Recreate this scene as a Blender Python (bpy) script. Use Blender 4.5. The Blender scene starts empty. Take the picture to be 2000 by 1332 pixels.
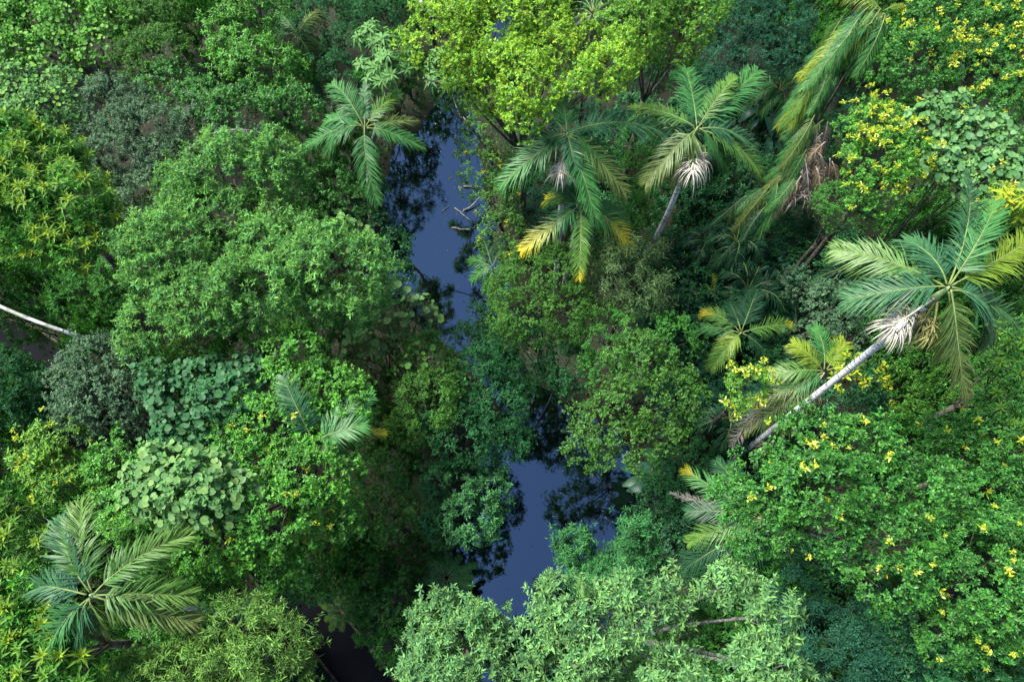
import bpy, math, random
import numpy as np
from mathutils import Vector, Matrix

# ------------------------------------------------------------------ camera, sky, sun, exposure
scene = bpy.context.scene
H = 32.0                        # camera height over the water
PITCH = math.radians(23.7)      # tilt away from straight down
F = 2000 * 24.0 / 36.0          # focal length in photograph pixels
SUN_EL, SUN_AZ = math.radians(56), math.radians(-66)   # azimuth from +Y towards +X

cam_d = bpy.data.cameras.new('camera')
cam_d.lens = 24.0
cam_d.sensor_width = 36.0
cam_d.clip_end = 600
cam = bpy.data.objects.new('camera', cam_d)
scene.collection.objects.link(cam)
cam.location = (0, 0, H)
cam.rotation_euler = (PITCH, 0, 0)
scene.camera = cam

world = bpy.data.worlds.new('World')
scene.world = world
world.use_nodes = True
wn = world.node_tree
sky = wn.nodes.new('ShaderNodeTexSky')
sky.sky_type = 'NISHITA'
sky.sun_disc = False
sky.sun_elevation = SUN_EL
sky.sun_rotation = SUN_AZ
sky.air_density = 1.0
sky.dust_density = 0.2
sky.ozone_density = 1.0
wn.nodes['Background'].inputs['Strength'].default_value = 0.055
wn.links.new(sky.outputs[0], wn.nodes['Background'].inputs['Color'])

sun_d = bpy.data.lights.new('sun', 'SUN')
sun_d.energy = 3.5
sun_d.angle = math.radians(22)
sun_d.color = (1.0, 0.96, 0.86)
sun = bpy.data.objects.new('sun', sun_d)
scene.collection.objects.link(sun)
sv = Vector((math.sin(SUN_AZ) * math.cos(SUN_EL), math.cos(SUN_AZ) * math.cos(SUN_EL), math.sin(SUN_EL)))
sun.rotation_euler = sv.to_track_quat('Z', 'Y').to_euler()
sun.location = sv * 60

scene.view_settings.view_transform = 'Standard'
scene.view_settings.look = 'None'
scene.view_settings.exposure = 1.65
scene.view_settings.gamma = 1.0
scene.view_settings.use_curve_mapping = False
scene.cycles.max_bounces = 6
scene.cycles.diffuse_bounces = 1
scene.cycles.glossy_bounces = 3
scene.cycles.transmission_bounces = 3
scene.cycles.use_denoising = True
scene.cycles.sample_clamp_indirect = 4.0

rng = np.random.default_rng(7)
random.seed(7)
C = scene.collection

# ------------------------------------------------------------------ geometry helpers
SP, CP = math.sin(PITCH), math.cos(PITCH)
def P(px, py, z):
    """photograph pixel -> world point on the level z"""
    x, y = (px - 1000) / F, (666 - py) / F
    d = np.array([x, SP + y * CP, -CP + y * SP])
    t = (z - H) / d[2]
    return np.array([0, 0, H]) + d * t
def mpp(px, py, z):
    """metres per photograph pixel there"""
    x, y = (px - 1000) / F, (666 - py) / F
    return (H - z) / (CP - y * SP) / F
def project(p):
    p = np.asarray(p, float)
    v = p - np.array([0, 0, H])
    f = v[..., 1] * SP - v[..., 2] * CP
    u = v[..., 1] * CP + v[..., 2] * SP
    return 1000 + F * v[..., 0] / f, 666 - F * u / f
def nrm(a):
    return a / np.maximum(np.linalg.norm(a, axis=-1, keepdims=True), 1e-9)

TRIS = 0
def make_mesh(name, V, faces, mat, tint=None, smooth=False):
    """faces: an (n,3) or (n,4) array or a list of those"""
    global TRIS
    if isinstance(faces, np.ndarray):
        faces = [faces]
    me = bpy.data.meshes.new(name)
    V = np.asarray(V, np.float32)
    me.vertices.add(len(V))
    me.vertices.foreach_set('co', V.ravel())
    nl = sum(f.size for f in faces)
    npol = sum(len(f) for f in faces)
    me.loops.add(nl)
    me.loops.foreach_set('vertex_index', np.concatenate([f.ravel() for f in faces]).astype(np.int32))
    tot = np.concatenate([np.full(len(f), f.shape[1], np.int32) for f in faces])
    st = np.concatenate([[0], np.cumsum(tot)[:-1]]).astype(np.int32)
    me.polygons.add(npol)
    me.polygons.foreach_set('loop_start', st)
    me.polygons.foreach_set('loop_total', tot)
    if smooth:
        me.polygons.foreach_set('use_smooth', np.ones(npol, bool))
    if tint is not None:
        at = me.color_attributes.new('tint', 'FLOAT_COLOR', 'POINT')
        c4 = np.ones((len(V), 4), np.float32)
        c4[:, :3] = tint
        at.data.foreach_set('color', c4.ravel())
    me.update(calc_edges=True)
    me.materials.append(mat)
    TRIS += int((tot - 2).sum())
    return me
def obj(name, me, parent=None, loc=(0, 0, 0), M=None):
    o = bpy.data.objects.new(name, me)
    C.objects.link(o)
    if parent is not None:
        o.parent = parent
    if M is not None:
        o.matrix_local = M
    else:
        o.location = loc
    return o
def thing(name, label, cat, loc, group=None):
    o = bpy.data.objects.new(name, None)
    o.empty_display_size = 0.3
    C.objects.link(o)
    o.location = loc
    o['label'] = label
    o['category'] = cat
    if group:
        o['group'] = group
    return o
def tag(o, label, cat, group=None):
    o['label'] = label
    o['category'] = cat
    if group:
        o['group'] = group
    return o

def tube(pts, rad, sides=7):
    pts = np.asarray(pts, float)
    n = len(pts)
    rad = np.broadcast_to(np.asarray(rad, float), (n,))
    t = nrm(np.gradient(pts, axis=0))
    ref = np.array([0.13, 0.97, 0.2])
    a = nrm(np.cross(t, ref))
    b = np.cross(t, a)
    an = np.linspace(0, 2 * math.pi, sides, endpoint=False)
    ring = a[:, None] * np.cos(an)[None, :, None] + b[:, None] * np.sin(an)[None, :, None]
    V = pts[:, None] + ring * rad[:, None, None]
    V = np.concatenate([V.reshape(-1, 3), pts[:1], pts[-1:]])
    i = np.arange(n - 1)[:, None] * sides
    j = np.arange(sides)[None]
    k = (np.arange(sides) + 1)[None] % sides
    Q = np.stack([i + j, i + k, i + sides + k, i + sides + j], -1).reshape(-1, 4)
    T0 = np.stack([np.full(sides, n * sides), k[0], j[0]], -1)
    e = (n - 1) * sides
    T1 = np.stack([np.full(sides, n * sides + 1), e + j[0], e + k[0]], -1)
    return V, [Q, np.concatenate([T0, T1])]
def bez(p, n):
    t = np.linspace(0, 1, n)[:, None]
    p = [np.asarray(q, float) for q in p]
    if len(p) == 3:
        return (1 - t) ** 2 * p[0] + 2 * t * (1 - t) * p[1] + t * t * p[2]
    return (1 - t) ** 3 * p[0] + 3 * t * (1 - t) ** 2 * p[1] + 3 * t * t * (1 - t) * p[2] + t ** 3 * p[3]
def merge(parts):
    Vs, Q, T, off = [], [], [], 0
    for V, fs in parts:
        Vs.append(V)
        for f in fs:
            (Q if f.shape[1] == 4 else T).append(f + off)
        off += len(V)
    return np.concatenate(Vs), ([np.concatenate(Q)] if Q else []) + ([np.concatenate(T)] if T else [])

# leaf templates: (along, across, up) and triangles
TPL = {
    'dia': (np.array([[0, 0, 0], [.45, .5, .10], [1, 0, -.06], [.45, -.5, .10]]), np.array([[0, 1, 2], [0, 2, 3]])),
    'oval': (np.array([[0, 0, 0], [.28, .42, .07], [.68, .40, .04], [1, 0, -.10], [.68, -.40, .04], [.28, -.42, .07]]),
             np.array([[0, 1, 2], [0, 2, 3], [0, 3, 4], [0, 4, 5]])),
    'strap': (np.array([[0, .12, 0], [.5, .5, .10], [1, 0, -.22], [.5, -.5, .10], [0, -.12, 0], [.5, 0, .05]]),
              np.array([[4, 0, 5], [0, 1, 5], [1, 2, 5], [5, 2, 3], [5, 3, 4]])),
}
def leaves(pos, d, up, ln, wd, tpl):
    T, Fc = TPL[tpl]
    d = nrm(d)
    side = nrm(np.cross(d, up))
    u = np.cross(side, d)
    ln = np.asarray(ln)[:, None, None]
    wd = np.asarray(wd)[:, None, None]
    V = pos[:, None] + d[:, None] * T[None, :, 0:1] * ln + side[:, None] * T[None, :, 1:2] * wd + u[:, None] * T[None, :, 2:3] * ln
    n, k = len(pos), len(T)
    Fa = (np.arange(n)[:, None, None] * k + Fc[None]).reshape(-1, 3)
    return V.reshape(-1, 3), Fa, k

# ------------------------------------------------------------------ materials
def nodes(name):
    m = bpy.data.materials.new(name)
    m.use_nodes = True
    nt = m.node_tree
    return m, nt, nt.nodes['Principled BSDF'], nt.nodes['Material Output']
def leaf_mat(name, rough, spec, trans):
    m, nt, p, out = nodes(name)
    a = nt.nodes.new('ShaderNodeAttribute')
    a.attribute_name = 'tint'
    g = nt.nodes.new('ShaderNodeTexNoise')
    g.inputs['Scale'].default_value = 9.0
    g.inputs['Detail'].default_value = 3.0
    mp = nt.nodes.new('ShaderNodeMapRange')
    mp.inputs[1].default_value = .3
    mp.inputs[2].default_value = .7
    mp.inputs[3].default_value = .72
    mp.inputs[4].default_value = 1.25
    mu = nt.nodes.new('ShaderNodeVectorMath')
    mu.operation = 'SCALE'
    tc = nt.nodes.new('ShaderNodeTexCoord')
    nt.links.new(tc.outputs['Object'], g.inputs['Vector'])
    nt.links.new(g.outputs['Fac'], mp.inputs[0])
    nt.links.new(a.outputs['Color'], mu.inputs[0])
    nt.links.new(mp.outputs[0], mu.inputs['Scale'])
    nt.links.new(mu.outputs[0], p.inputs['Base Color'])
    p.inputs['Roughness'].default_value = rough
    p.inputs['Specular IOR Level'].default_value = spec
    tr = nt.nodes.new('ShaderNodeBsdfTranslucent')
    hs = nt.nodes.new('ShaderNodeVectorMath')
    hs.operation = 'MULTIPLY'
    hs.inputs[1].default_value = (1.25, 1.15, .5)
    nt.links.new(mu.outputs[0], hs.inputs[0])
    nt.links.new(hs.outputs[0], tr.inputs['Color'])
    mx = nt.nodes.new('ShaderNodeMixShader')
    mx.inputs[0].default_value = trans
    nt.links.new(p.outputs[0], mx.inputs[1])
    nt.links.new(tr.outputs[0], mx.inputs[2])
    nt.links.new(mx.outputs[0], out.inputs['Surface'])
    return m
M_LEAF = leaf_mat('leaf', .52, .18, .22)
M_GLOSS = leaf_mat('glossy_leaf', .40, .28, .20)
M_FROND = leaf_mat('palm_leaf', .42, .26, .25)
M_DRY = leaf_mat('dry_leaf', .8, .15, .1)

def bark_mat(name, c1, c2, scale, thr=(.42, .58), stretch=(1, 1, 1), rings=False):
    m, nt, p, out = nodes(name)
    tc = nt.nodes.new('ShaderNodeTexCoord')
    mp = nt.nodes.new('ShaderNodeMapping')
    mp.inputs['Scale'].default_value = stretch
    g = nt.nodes.new('ShaderNodeTexNoise')
    g.inputs['Scale'].default_value = scale
    g.inputs['Detail'].default_value = 6
    g.inputs['Roughness'].default_value = .65
    r = nt.nodes.new('ShaderNodeValToRGB')
    r.color_ramp.elements[0].position = thr[0]
    r.color_ramp.elements[1].position = thr[1]
    r.color_ramp.elements[0].color = (*c1, 1)
    r.color_ramp.elements[1].color = (*c2, 1)
    b = nt.nodes.new('ShaderNodeBump')
    b.inputs['Strength'].default_value = .5
    b.inputs['Distance'].default_value = .03
    nt.links.new(tc.outputs['Object'], mp.inputs[0])
    nt.links.new(mp.outputs[0], g.inputs['Vector'])
    nt.links.new(g.outputs['Fac'], r.inputs[0])
    if rings:                                             # leaf scars round a palm trunk, and patches of lichen
        w = nt.nodes.new('ShaderNodeTexWave')
        w.bands_direction = 'Z'
        w.inputs['Scale'].default_value = 1.9
        w.inputs['Distortion'].default_value = 1.2
        w.inputs['Detail'].default_value = 2
        wr = nt.nodes.new('ShaderNodeMapRange')
        wr.inputs[1].default_value = 0
        wr.inputs[2].default_value = .25
        wr.inputs[3].default_value = .6
        wr.inputs[4].default_value = 1
        g2 = nt.nodes.new('ShaderNodeTexNoise')
        g2.inputs['Scale'].default_value = 1.3
        g2.inputs['Detail'].default_value = 4
        lr = nt.nodes.new('ShaderNodeMapRange')
        lr.inputs[1].default_value = .5
        lr.inputs[2].default_value = .62
        mx = nt.nodes.new('ShaderNodeMixRGB')
        mx.inputs[2].default_value = (.34, .37, .30, 1)
        m1 = nt.nodes.new('ShaderNodeVectorMath')
        m1.operation = 'SCALE'
        nt.links.new(tc.outputs['Object'], w.inputs['Vector'])
        nt.links.new(tc.outputs['Object'], g2.inputs['Vector'])
        nt.links.new(w.outputs['Fac'], wr.inputs[0])
        nt.links.new(g2.outputs['Fac'], lr.inputs[0])
        nt.links.new(lr.outputs[0], mx.inputs[0])
        nt.links.new(r.outputs[0], mx.inputs[1])
        nt.links.new(mx.outputs[0], m1.inputs[0])
        nt.links.new(wr.outputs[0], m1.inputs['Scale'])
        nt.links.new(m1.outputs[0], p.inputs['Base Color'])
    else:
        nt.links.new(r.outputs[0], p.inputs['Base Color'])
    nt.links.new(g.outputs['Fac'], b.inputs['Height'])
    nt.links.new(b.outputs[0], p.inputs['Normal'])
    p.inputs['Roughness'].default_value = .8
    return m
M_BARK = bark_mat('bark', (.025, .022, .018), (.11, .10, .08), 6)
M_GREY = bark_mat('grey_bark', (.10, .095, .085), (.32, .31, .29), 7)
M_PALM = bark_mat('palm_bark', (.07, .07, .07), (.68, .69, .73), 4.5, (.38, .48), (1, 1, 2.4), rings=True)
M_PALE = bark_mat('pale_bark', (.22, .22, .23), (.60, .61, .63), 8, (.3, .52))
M_MIDRIB = bark_mat('midrib', (.11, .17, .05), (.19, .25, .07), 5)
M_STRAW = bark_mat('straw', (.58, .53, .43), (.82, .78, .68), 6)
M_GREYSTRAW = bark_mat('grey_straw', (.20, .17, .15), (.42, .37, .34), 6)
M_OLIVESTRAW = bark_mat('green_straw', (.30, .30, .10), (.50, .48, .20), 6)
M_SHAFT = bark_mat('crownshaft', (.12, .22, .09), (.22, .34, .14), 3)

# ------------------------------------------------------------------ the setting: ground, creek, path
creek_px = [(1000, 20, .5), (945, 120, .5), (895, 205, .9), (850, 320, 2.6), (848, 450, 3.0), (880, 560, 2.8), (920, 640, 1.3),
            (985, 730, .9), (1055, 835, 1.5), (1092, 960, 3.9), (1068, 1055, 4.2), (1015, 1105, 3.2), (1000, 1160, .5), (960, 1400, .5), (960, 1700, .5)]
creek = np.array([[*P(x, y, 0)[:2], w] for x, y, w in creek_px])
creek = np.concatenate([[[creek[0, 0] + 5, creek[0, 1] + 22, 1.8]], creek])
def dist_poly(xy, line):
    """distance to a polyline minus the half width there"""
    xy = np.atleast_2d(xy)
    best = np.full(len(xy), 1e9)
    for a, b in zip(line[:-1], line[1:]):
        d = b[:2] - a[:2]
        t = np.clip(((xy - a[:2]) @ d) / (d @ d), 0, 1)
        q = a[:2] + t[:, None] * d
        w = a[2] + t * (b[2] - a[2])
        best = np.minimum(best, np.hypot(*(xy - q).T) - w)
    return best
path_px = [(-160, 610), (-40, 640), (50, 672), (150, 740), (330, 880), (480, 1040), (560, 1140), (635, 1225), (705, 1315), (790, 1440), (900, 1620)]
path = np.array([[*P(x, y, .6)[:2], .85] for x, y in path_px])
def wob(x, y, s, k):
    return math.sin(0) + np.sin(x * s + k) * np.cos(y * s * 1.13 + 1.7 * k) + .5 * np.sin(x * s * 2.3 + y * s * 1.9 + k * 3)
def ground_z(xy):
    xy = np.atleast_2d(xy)
    e = dist_poly(xy, creek) + .25 * wob(xy[:, 0], xy[:, 1], 1.3, 2.0)
    z = np.clip(e / 1.4, -1, 1)
    z = -.1 + .7 * np.sign(z) * np.abs(z) ** .8
    far = np.clip((e - 1.5) / 4, 0, 1)
    p = np.clip((dist_poly(xy, path) - .3) / 2.0, 0, 1)
    z = z + .22 * wob(xy[:, 0], xy[:, 1], .55, .4) * far * p
    return z
gx = np.linspace(-62, 62, 249)
gy = np.linspace(-40, 84, 249)
GX, GY = np.meshgrid(gx, gy)
XY = np.stack([GX.ravel(), GY.ravel()], -1)
V = np.concatenate([XY, ground_z(XY)[:, None]], 1)
n = len(gx)
ii = (np.arange(n - 1)[:, None] * n + np.arange(n - 1)[None]).ravel()
Q = np.stack([ii, ii + 1, ii + n + 1, ii + n], -1)
m, nt, p, out = nodes('forest_floor')
g = nt.nodes.new('ShaderNodeTexNoise')
g.inputs['Scale'].default_value = 2.2
g.inputs['Detail'].default_value = 8
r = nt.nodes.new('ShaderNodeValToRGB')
r.color_ramp.elements[0].color = (.010, .009, .006, 1)  # floor colours lowered to carry the shade of the canopy gaps
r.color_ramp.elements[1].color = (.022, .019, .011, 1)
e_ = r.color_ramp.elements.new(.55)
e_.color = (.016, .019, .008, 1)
tc = nt.nodes.new('ShaderNodeTexCoord')
nt.links.new(tc.outputs['Object'], g.inputs['Vector'])
nt.links.new(g.outputs['Fac'], r.inputs[0])
nt.links.new(r.outputs[0], p.inputs['Base Color'])
p.inputs['Roughness'].default_value = .9
gr = obj('ground', make_mesh('ground', V, Q, m, smooth=True))
gr['kind'] = 'structure'

# creek water: a strip a little wider than the bed, so that the bank cuts its edge
def strip(line, extra, z, n_sub=4):
    pts = []
    for a, b in zip(line[:-1], line[1:]):
        for k in range(n_sub):
            pts.append(a + (b - a) * k / n_sub)
    pts.append(line[-1])
    pts = np.array(pts)
    t = nrm(np.gradient(pts[:, :2], axis=0))
    s = np.stack([-t[:, 1], t[:, 0]], -1)
    w = (pts[:, 2] + extra)[:, None]
    L = np.concatenate([pts[:, :2] + s * w, np.full((len(pts), 1), z)], 1)
    R = np.concatenate([pts[:, :2] - s * w, np.full((len(pts), 1), z)], 1)
    V = np.stack([L, R], 1).reshape(-1, 3)
    i = np.arange(len(pts) - 1) * 2
    return V, np.stack([i + 1, i + 3, i + 2, i], -1)
m, nt, p, out = nodes('creek_water')
p.inputs['Base Color'].default_value = (.0015, .0025, .004, 1)
p.inputs['Roughness'].default_value = .03
p.inputs['Specular Tint'].default_value = (.58, .77, 1.0, 1)
p.inputs['IOR'].default_value = 3.6
p.inputs['Specular IOR Level'].default_value = .5
g = nt.nodes.new('ShaderNodeTexNoise')
g.inputs['Scale'].default_value = 5
g.inputs['Detail'].default_value = 3
b = nt.nodes.new('ShaderNodeBump')
b.inputs['Strength'].default_value = .035
b.inputs['Distance'].default_value = .02
tc = nt.nodes.new('ShaderNodeTexCoord')
nt.links.new(tc.outputs['Object'], g.inputs['Vector'])
nt.links.new(g.outputs['Fac'], b.inputs['Height'])
nt.links.new(b.outputs[0], p.inputs['Normal'])
wx, wy = np.arange(-40, 60, .5), np.arange(-40, 82, .5)
WX, WY = np.meshgrid(wx, wy)
V = np.stack([WX.ravel(), WY.ravel(), 0 * WX.ravel()], -1)
ii = (np.arange(len(wy) - 1)[:, None] * len(wx) + np.arange(len(wx) - 1)[None]).ravel()
ii = ii[dist_poly(V[ii, :2] + .25, creek) < 1.3]
Q = np.stack([ii, ii + 1, ii + len(wx) + 1, ii + len(wx)], -1)
used, inv = np.unique(Q, return_inverse=True)
V, Q = V[used], inv.reshape(Q.shape)
wo = obj('creek_water', make_mesh('creek_water', V, Q, m))
wo['kind'] = 'structure'

m, nt, p, out = nodes('shaded_wet_asphalt')  # near-black base colour has the shade over the path put in
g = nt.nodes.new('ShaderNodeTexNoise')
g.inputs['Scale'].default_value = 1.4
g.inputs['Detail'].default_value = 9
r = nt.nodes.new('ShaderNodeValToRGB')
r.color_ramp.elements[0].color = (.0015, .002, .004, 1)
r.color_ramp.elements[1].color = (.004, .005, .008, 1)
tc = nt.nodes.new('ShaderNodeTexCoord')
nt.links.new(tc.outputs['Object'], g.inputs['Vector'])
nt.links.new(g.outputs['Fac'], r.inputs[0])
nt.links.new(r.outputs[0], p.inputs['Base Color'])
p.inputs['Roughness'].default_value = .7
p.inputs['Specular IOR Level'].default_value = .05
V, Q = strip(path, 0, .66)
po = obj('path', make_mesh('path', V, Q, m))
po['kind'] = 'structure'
M_KERB = bark_mat('kerb_timber', (.03, .022, .016), (.10, .075, .05), 7)
for sgn in (-1, 1):
    ln = path.copy()
    t = nrm(np.gradient(ln[:, :2], axis=0))
    ln[:, :2] += np.stack([-t[:, 1], t[:, 0]], -1) * sgn * .91
    ln[:, 2] = .06
    V, Q = strip(ln, 0, .74)
    B = V.copy()
    B[:, 2] = .40
    k = len(V)
    i = np.arange(len(V) // 2 - 1) * 2
    Q2 = np.concatenate([Q, np.stack([i + k, i + 2 + k, i + 2, i], -1), np.stack([i + 1, i + 3, i + 3 + k, i + 1 + k], -1)])
    ko = obj('kerb', make_mesh('kerb', np.concatenate([V, B]), Q2, M_KERB))
    ko['kind'] = 'structure'

def dry_base(x, y, margin=.45):
    """move a plant's foot out of the creek and off the path"""
    q = np.array([x, y], float)
    for line, mg in ((creek, margin), (path, .35)):
        for _ in range(60):
            d = dist_poly(q, line)[0]
            if d > mg:
                break
            e = .05
            gxy = np.array([dist_poly(q + [e, 0], line)[0] - d, dist_poly(q + [0, e], line)[0] - d])
            nn = np.linalg.norm(gxy)
            gxy = gxy / nn if nn > 1e-6 else np.array([1.0, 0])
            q = q + gxy * .25
    return q

# ------------------------------------------------------------------ trees
SPEC = {  # leaf length, width, leaves per rosette, spread (deg from the twig), rosettes per clump, clump spacing, clump radius, template, material, hang
    'lance':  (.19, .058, 9, (30, 92), 8, .52, .36, 'dia', M_LEAF, .05),
    'willow': (.24, .042, 8, (25, 100), 8, .52, .36, 'dia', M_LEAF, .15),
    'ovate':  (.15, .075, 7, (40, 95), 9, .52, .36, 'dia', M_GLOSS, .10),
    'fine':   (.11, .050, 6, (30, 100), 14, .52, .38, 'dia', M_LEAF, .10),
    'needle': (.15, .040, 8, (25, 95), 11, .50, .38, 'dia', M_LEAF, .15),
    'grey':   (.13, .062, 7, (40, 110), 10, .52, .38, 'dia', M_LEAF, .10),
    'big':    (.25, .095, 7, (45, 100), 6, .56, .36, 'oval', M_GLOSS, .20),
    'bamboo': (.26, .034, 6, (30, 120), 9, .55, .42, 'dia', M_LEAF, .55),
    'round':  (.17, .16, 4, (40, 95), 8, .52, .36, 'oval', M_LEAF, .10),
}
PAL = {   # (colour, weight)
    'light':   [((.108, .315, .070), 5), ((.076, .250, .066), 4), ((.185, .420, .078), 3), ((.044, .160, .058), 3)],
    'pale':    [((.130, .310, .105), 5), ((.092, .245, .095), 4), ((.190, .385, .108), 3), ((.060, .175, .082), 2)],
    'bright':  [((.066, .265, .032), 5), ((.046, .205, .032), 4), ((.125, .360, .036), 3), ((.032, .145, .030), 3)],
    'green':   [((.040, .185, .028), 5), ((.027, .140, .027), 4), ((.080, .260, .034), 2), ((.018, .098, .026), 3)],
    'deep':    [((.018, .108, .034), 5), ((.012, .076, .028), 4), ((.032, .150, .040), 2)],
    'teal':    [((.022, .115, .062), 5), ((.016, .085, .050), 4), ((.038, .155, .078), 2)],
    'vine':    [((.095, .250, .075), 5), ((.065, .190, .065), 4), ((.130, .300, .085), 2)],
    'vined':   [((.034, .140, .050), 5), ((.026, .110, .044), 4), ((.055, .180, .062), 2)],
    'sap':     [((.040, .185, .055), 5), ((.028, .135, .048), 4), ((.070, .245, .065), 2)],
    'olive':   [((.048, .160, .022), 5), ((.033, .122, .022), 4), ((.085, .225, .028), 2), ((.023, .085, .020), 3)],
    'grey':    [((.068, .155, .075), 4), ((.045, .125, .055), 4), ((.130, .230, .130), 2), ((.030, .092, .040), 4)],
    'yellow':  [((.170, .390, .022), 5), ((.105, .310, .024), 4), ((.290, .480, .028), 3), ((.052, .210, .026), 3)],
    'lime':    [((.110, .300, .030), 4), ((.070, .230, .028), 4), ((.180, .370, .030), 2), ((.040, .155, .026), 3)],
    'willow':  [((.140, .310, .062), 5), ((.098, .240, .054), 4), ((.205, .390, .072), 3), ((.064, .165, .046), 2)],
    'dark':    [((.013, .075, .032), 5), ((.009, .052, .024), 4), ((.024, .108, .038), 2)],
    'bamboo':  [((.090, .185, .065), 5), ((.062, .145, .054), 4), ((.140, .240, .090), 3)],
}
def pick(pal, n):
    cs = np.array([c for c, w in PAL[pal]])
    ws = np.array([w for c, w in PAL[pal]], float)
    return cs[rng.choice(len(cs), n, p=ws / ws.sum())]

CELL = 8                                 # nearest foliage in the picture, in cells of 8 px with a margin of 240
DEPTH = np.full((226, 310), 1e9)
def cells(p):
    px, py = project(p)
    i = ((py + 240) // CELL).astype(int)
    j = ((px + 240) // CELL).astype(int)
    ok = (i >= 0) & (i < 226) & (j >= 0) & (j < 310)
    return i, j, ok
def mark(p):
    i, j, ok = cells(p)
    np.minimum.at(DEPTH, (i[ok], j[ok]), np.linalg.norm(p - np.array([0, 0, H]), axis=1)[ok])

def sph(n):
    v = rng.normal(size=(n, 3))
    return nrm(v)
def surface(lobes, spacing, low=-.25, jit=.14):
    """points and normals spread over the outside of a union of lobes"""
    Ps, Ns = [], []
    for k, (c, r) in enumerate(lobes):
        area = 4 * math.pi * ((r[0] * r[1]) ** 1.6 / 3 + (r[0] * r[2]) ** 1.6 / 3 + (r[1] * r[2]) ** 1.6 / 3) ** (1 / 1.6)
        m = max(10, int(area / spacing ** 2))
        u = sph(m)
        u = u[u[:, 2] > low - .35 * rng.random(len(u))]
        f = 1 + rng.normal(0, jit, len(u))
        f *= 1 + .10 * np.sin(u[:, 0] * 5 + k) * np.cos(u[:, 1] * 4 - k * 2)
        p = c + u * r * f[:, None]
        keep = np.ones(len(p), bool)
        for j, (c2, r2) in enumerate(lobes):
            if j != k:
                q = (p - c2) / r2
                keep &= (q * q).sum(1) > .72
        Ps.append(p[keep])
        Ns.append(nrm(u / r)[keep])
    return np.concatenate(Ps), np.concatenate(Ns)
def foliage(lobes, spec, pal, dens=1.0, size=1.0, low=-.25):
    ln, wd, nl, spread, nr, sp, rc, tpl, mat, hang = SPEC[spec]
    ln, wd = ln * size * .77, wd * size * .83
    dens *= 2.9
    p, nn = surface(lobes, sp / math.sqrt(dens), low)
    gap = rng.random(len(p)) > .12                      # some bare spots
    p, nn = p[gap], nn[gap]
    # rosettes on each clump
    k = len(p)
    cs = rng.uniform(.7, 1.25, k)
    out = nrm(nn[:, None] * .9 + np.array([0, 0, .35]) + rng.normal(0, .65, (k, nr, 3)))
    q = p[:, None] + out * (rc * cs)[:, None, None] * np.where(rng.random((k, nr, 1)) < .07, rng.uniform(1.0, 1.7, (k, nr, 1)), rng.uniform(.4, 1.0, (k, nr, 1)))
    ax = nrm(out * .7 + np.array([0, 0, .55]) + rng.normal(0, .22, (k, nr, 3)))
    young = np.repeat(rng.random(k) < .16, nr).reshape(k, nr)
    clump_v = rng.uniform(.70, 1.28, k)
    q, ax = q.reshape(-1, 3), ax.reshape(-1, 3)
    m = len(q)
    ref = nrm(np.cross(ax, rng.normal(size=(m, 3))))
    bi = np.cross(ax, ref)
    th = rng.random((m, 1)) * 6.283 + np.arange(nl)[None] * 2.399 + rng.normal(0, .2, (m, nl))
    el = np.radians(np.linspace(spread[0], spread[1], nl))[None] + rng.normal(0, .12, (m, nl))
    rad = ref[:, None] * np.cos(th)[..., None] + bi[:, None] * np.sin(th)[..., None]
    d = ax[:, None] * np.cos(el)[..., None] + rad * np.sin(el)[..., None]
    d[..., 2] -= hang * rng.uniform(.3, 1.6, (m, nl))
    up = nrm(ax[:, None] * np.sin(el)[..., None] - rad * np.cos(el)[..., None] + rng.normal(0, .15, (m, nl, 3)))
    pos = q[:, None] + ax[:, None] * (np.linspace(.05, -.06, nl)[None, :, None]) * (ln / .15)
    L = ln * rng.uniform(.6, 1.3, (m, nl)) * rng.uniform(.8, 1.2, (m, 1)) * np.linspace(.72, 1.05, nl)[None]
    W = wd * L / ln
    col = pick(pal, m * nl).reshape(m, nl, 3)
    tip = np.array(max((c for c, w in PAL[pal]), key=lambda c: sum(c)))
    col[:, 2:] *= .92
    col[:, :2] = col[:, :2] * .35 + tip * .68           # young leaves at the twig ends
    col = col * np.repeat(clump_v, nr)[:, None, None] * rng.uniform(.9, 1.1, (m, nl, 1))
    yy = young.ravel()
    col[yy] = col[yy] * .6 + tip * .45
    V, Fc, kk = leaves(pos.reshape(-1, 3), d.reshape(-1, 3), up.reshape(-1, 3), L.ravel(), W.ravel(), tpl)
    mark(q)
    return V, Fc, np.repeat(col.reshape(-1, 3), kk, 0), mat

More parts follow.
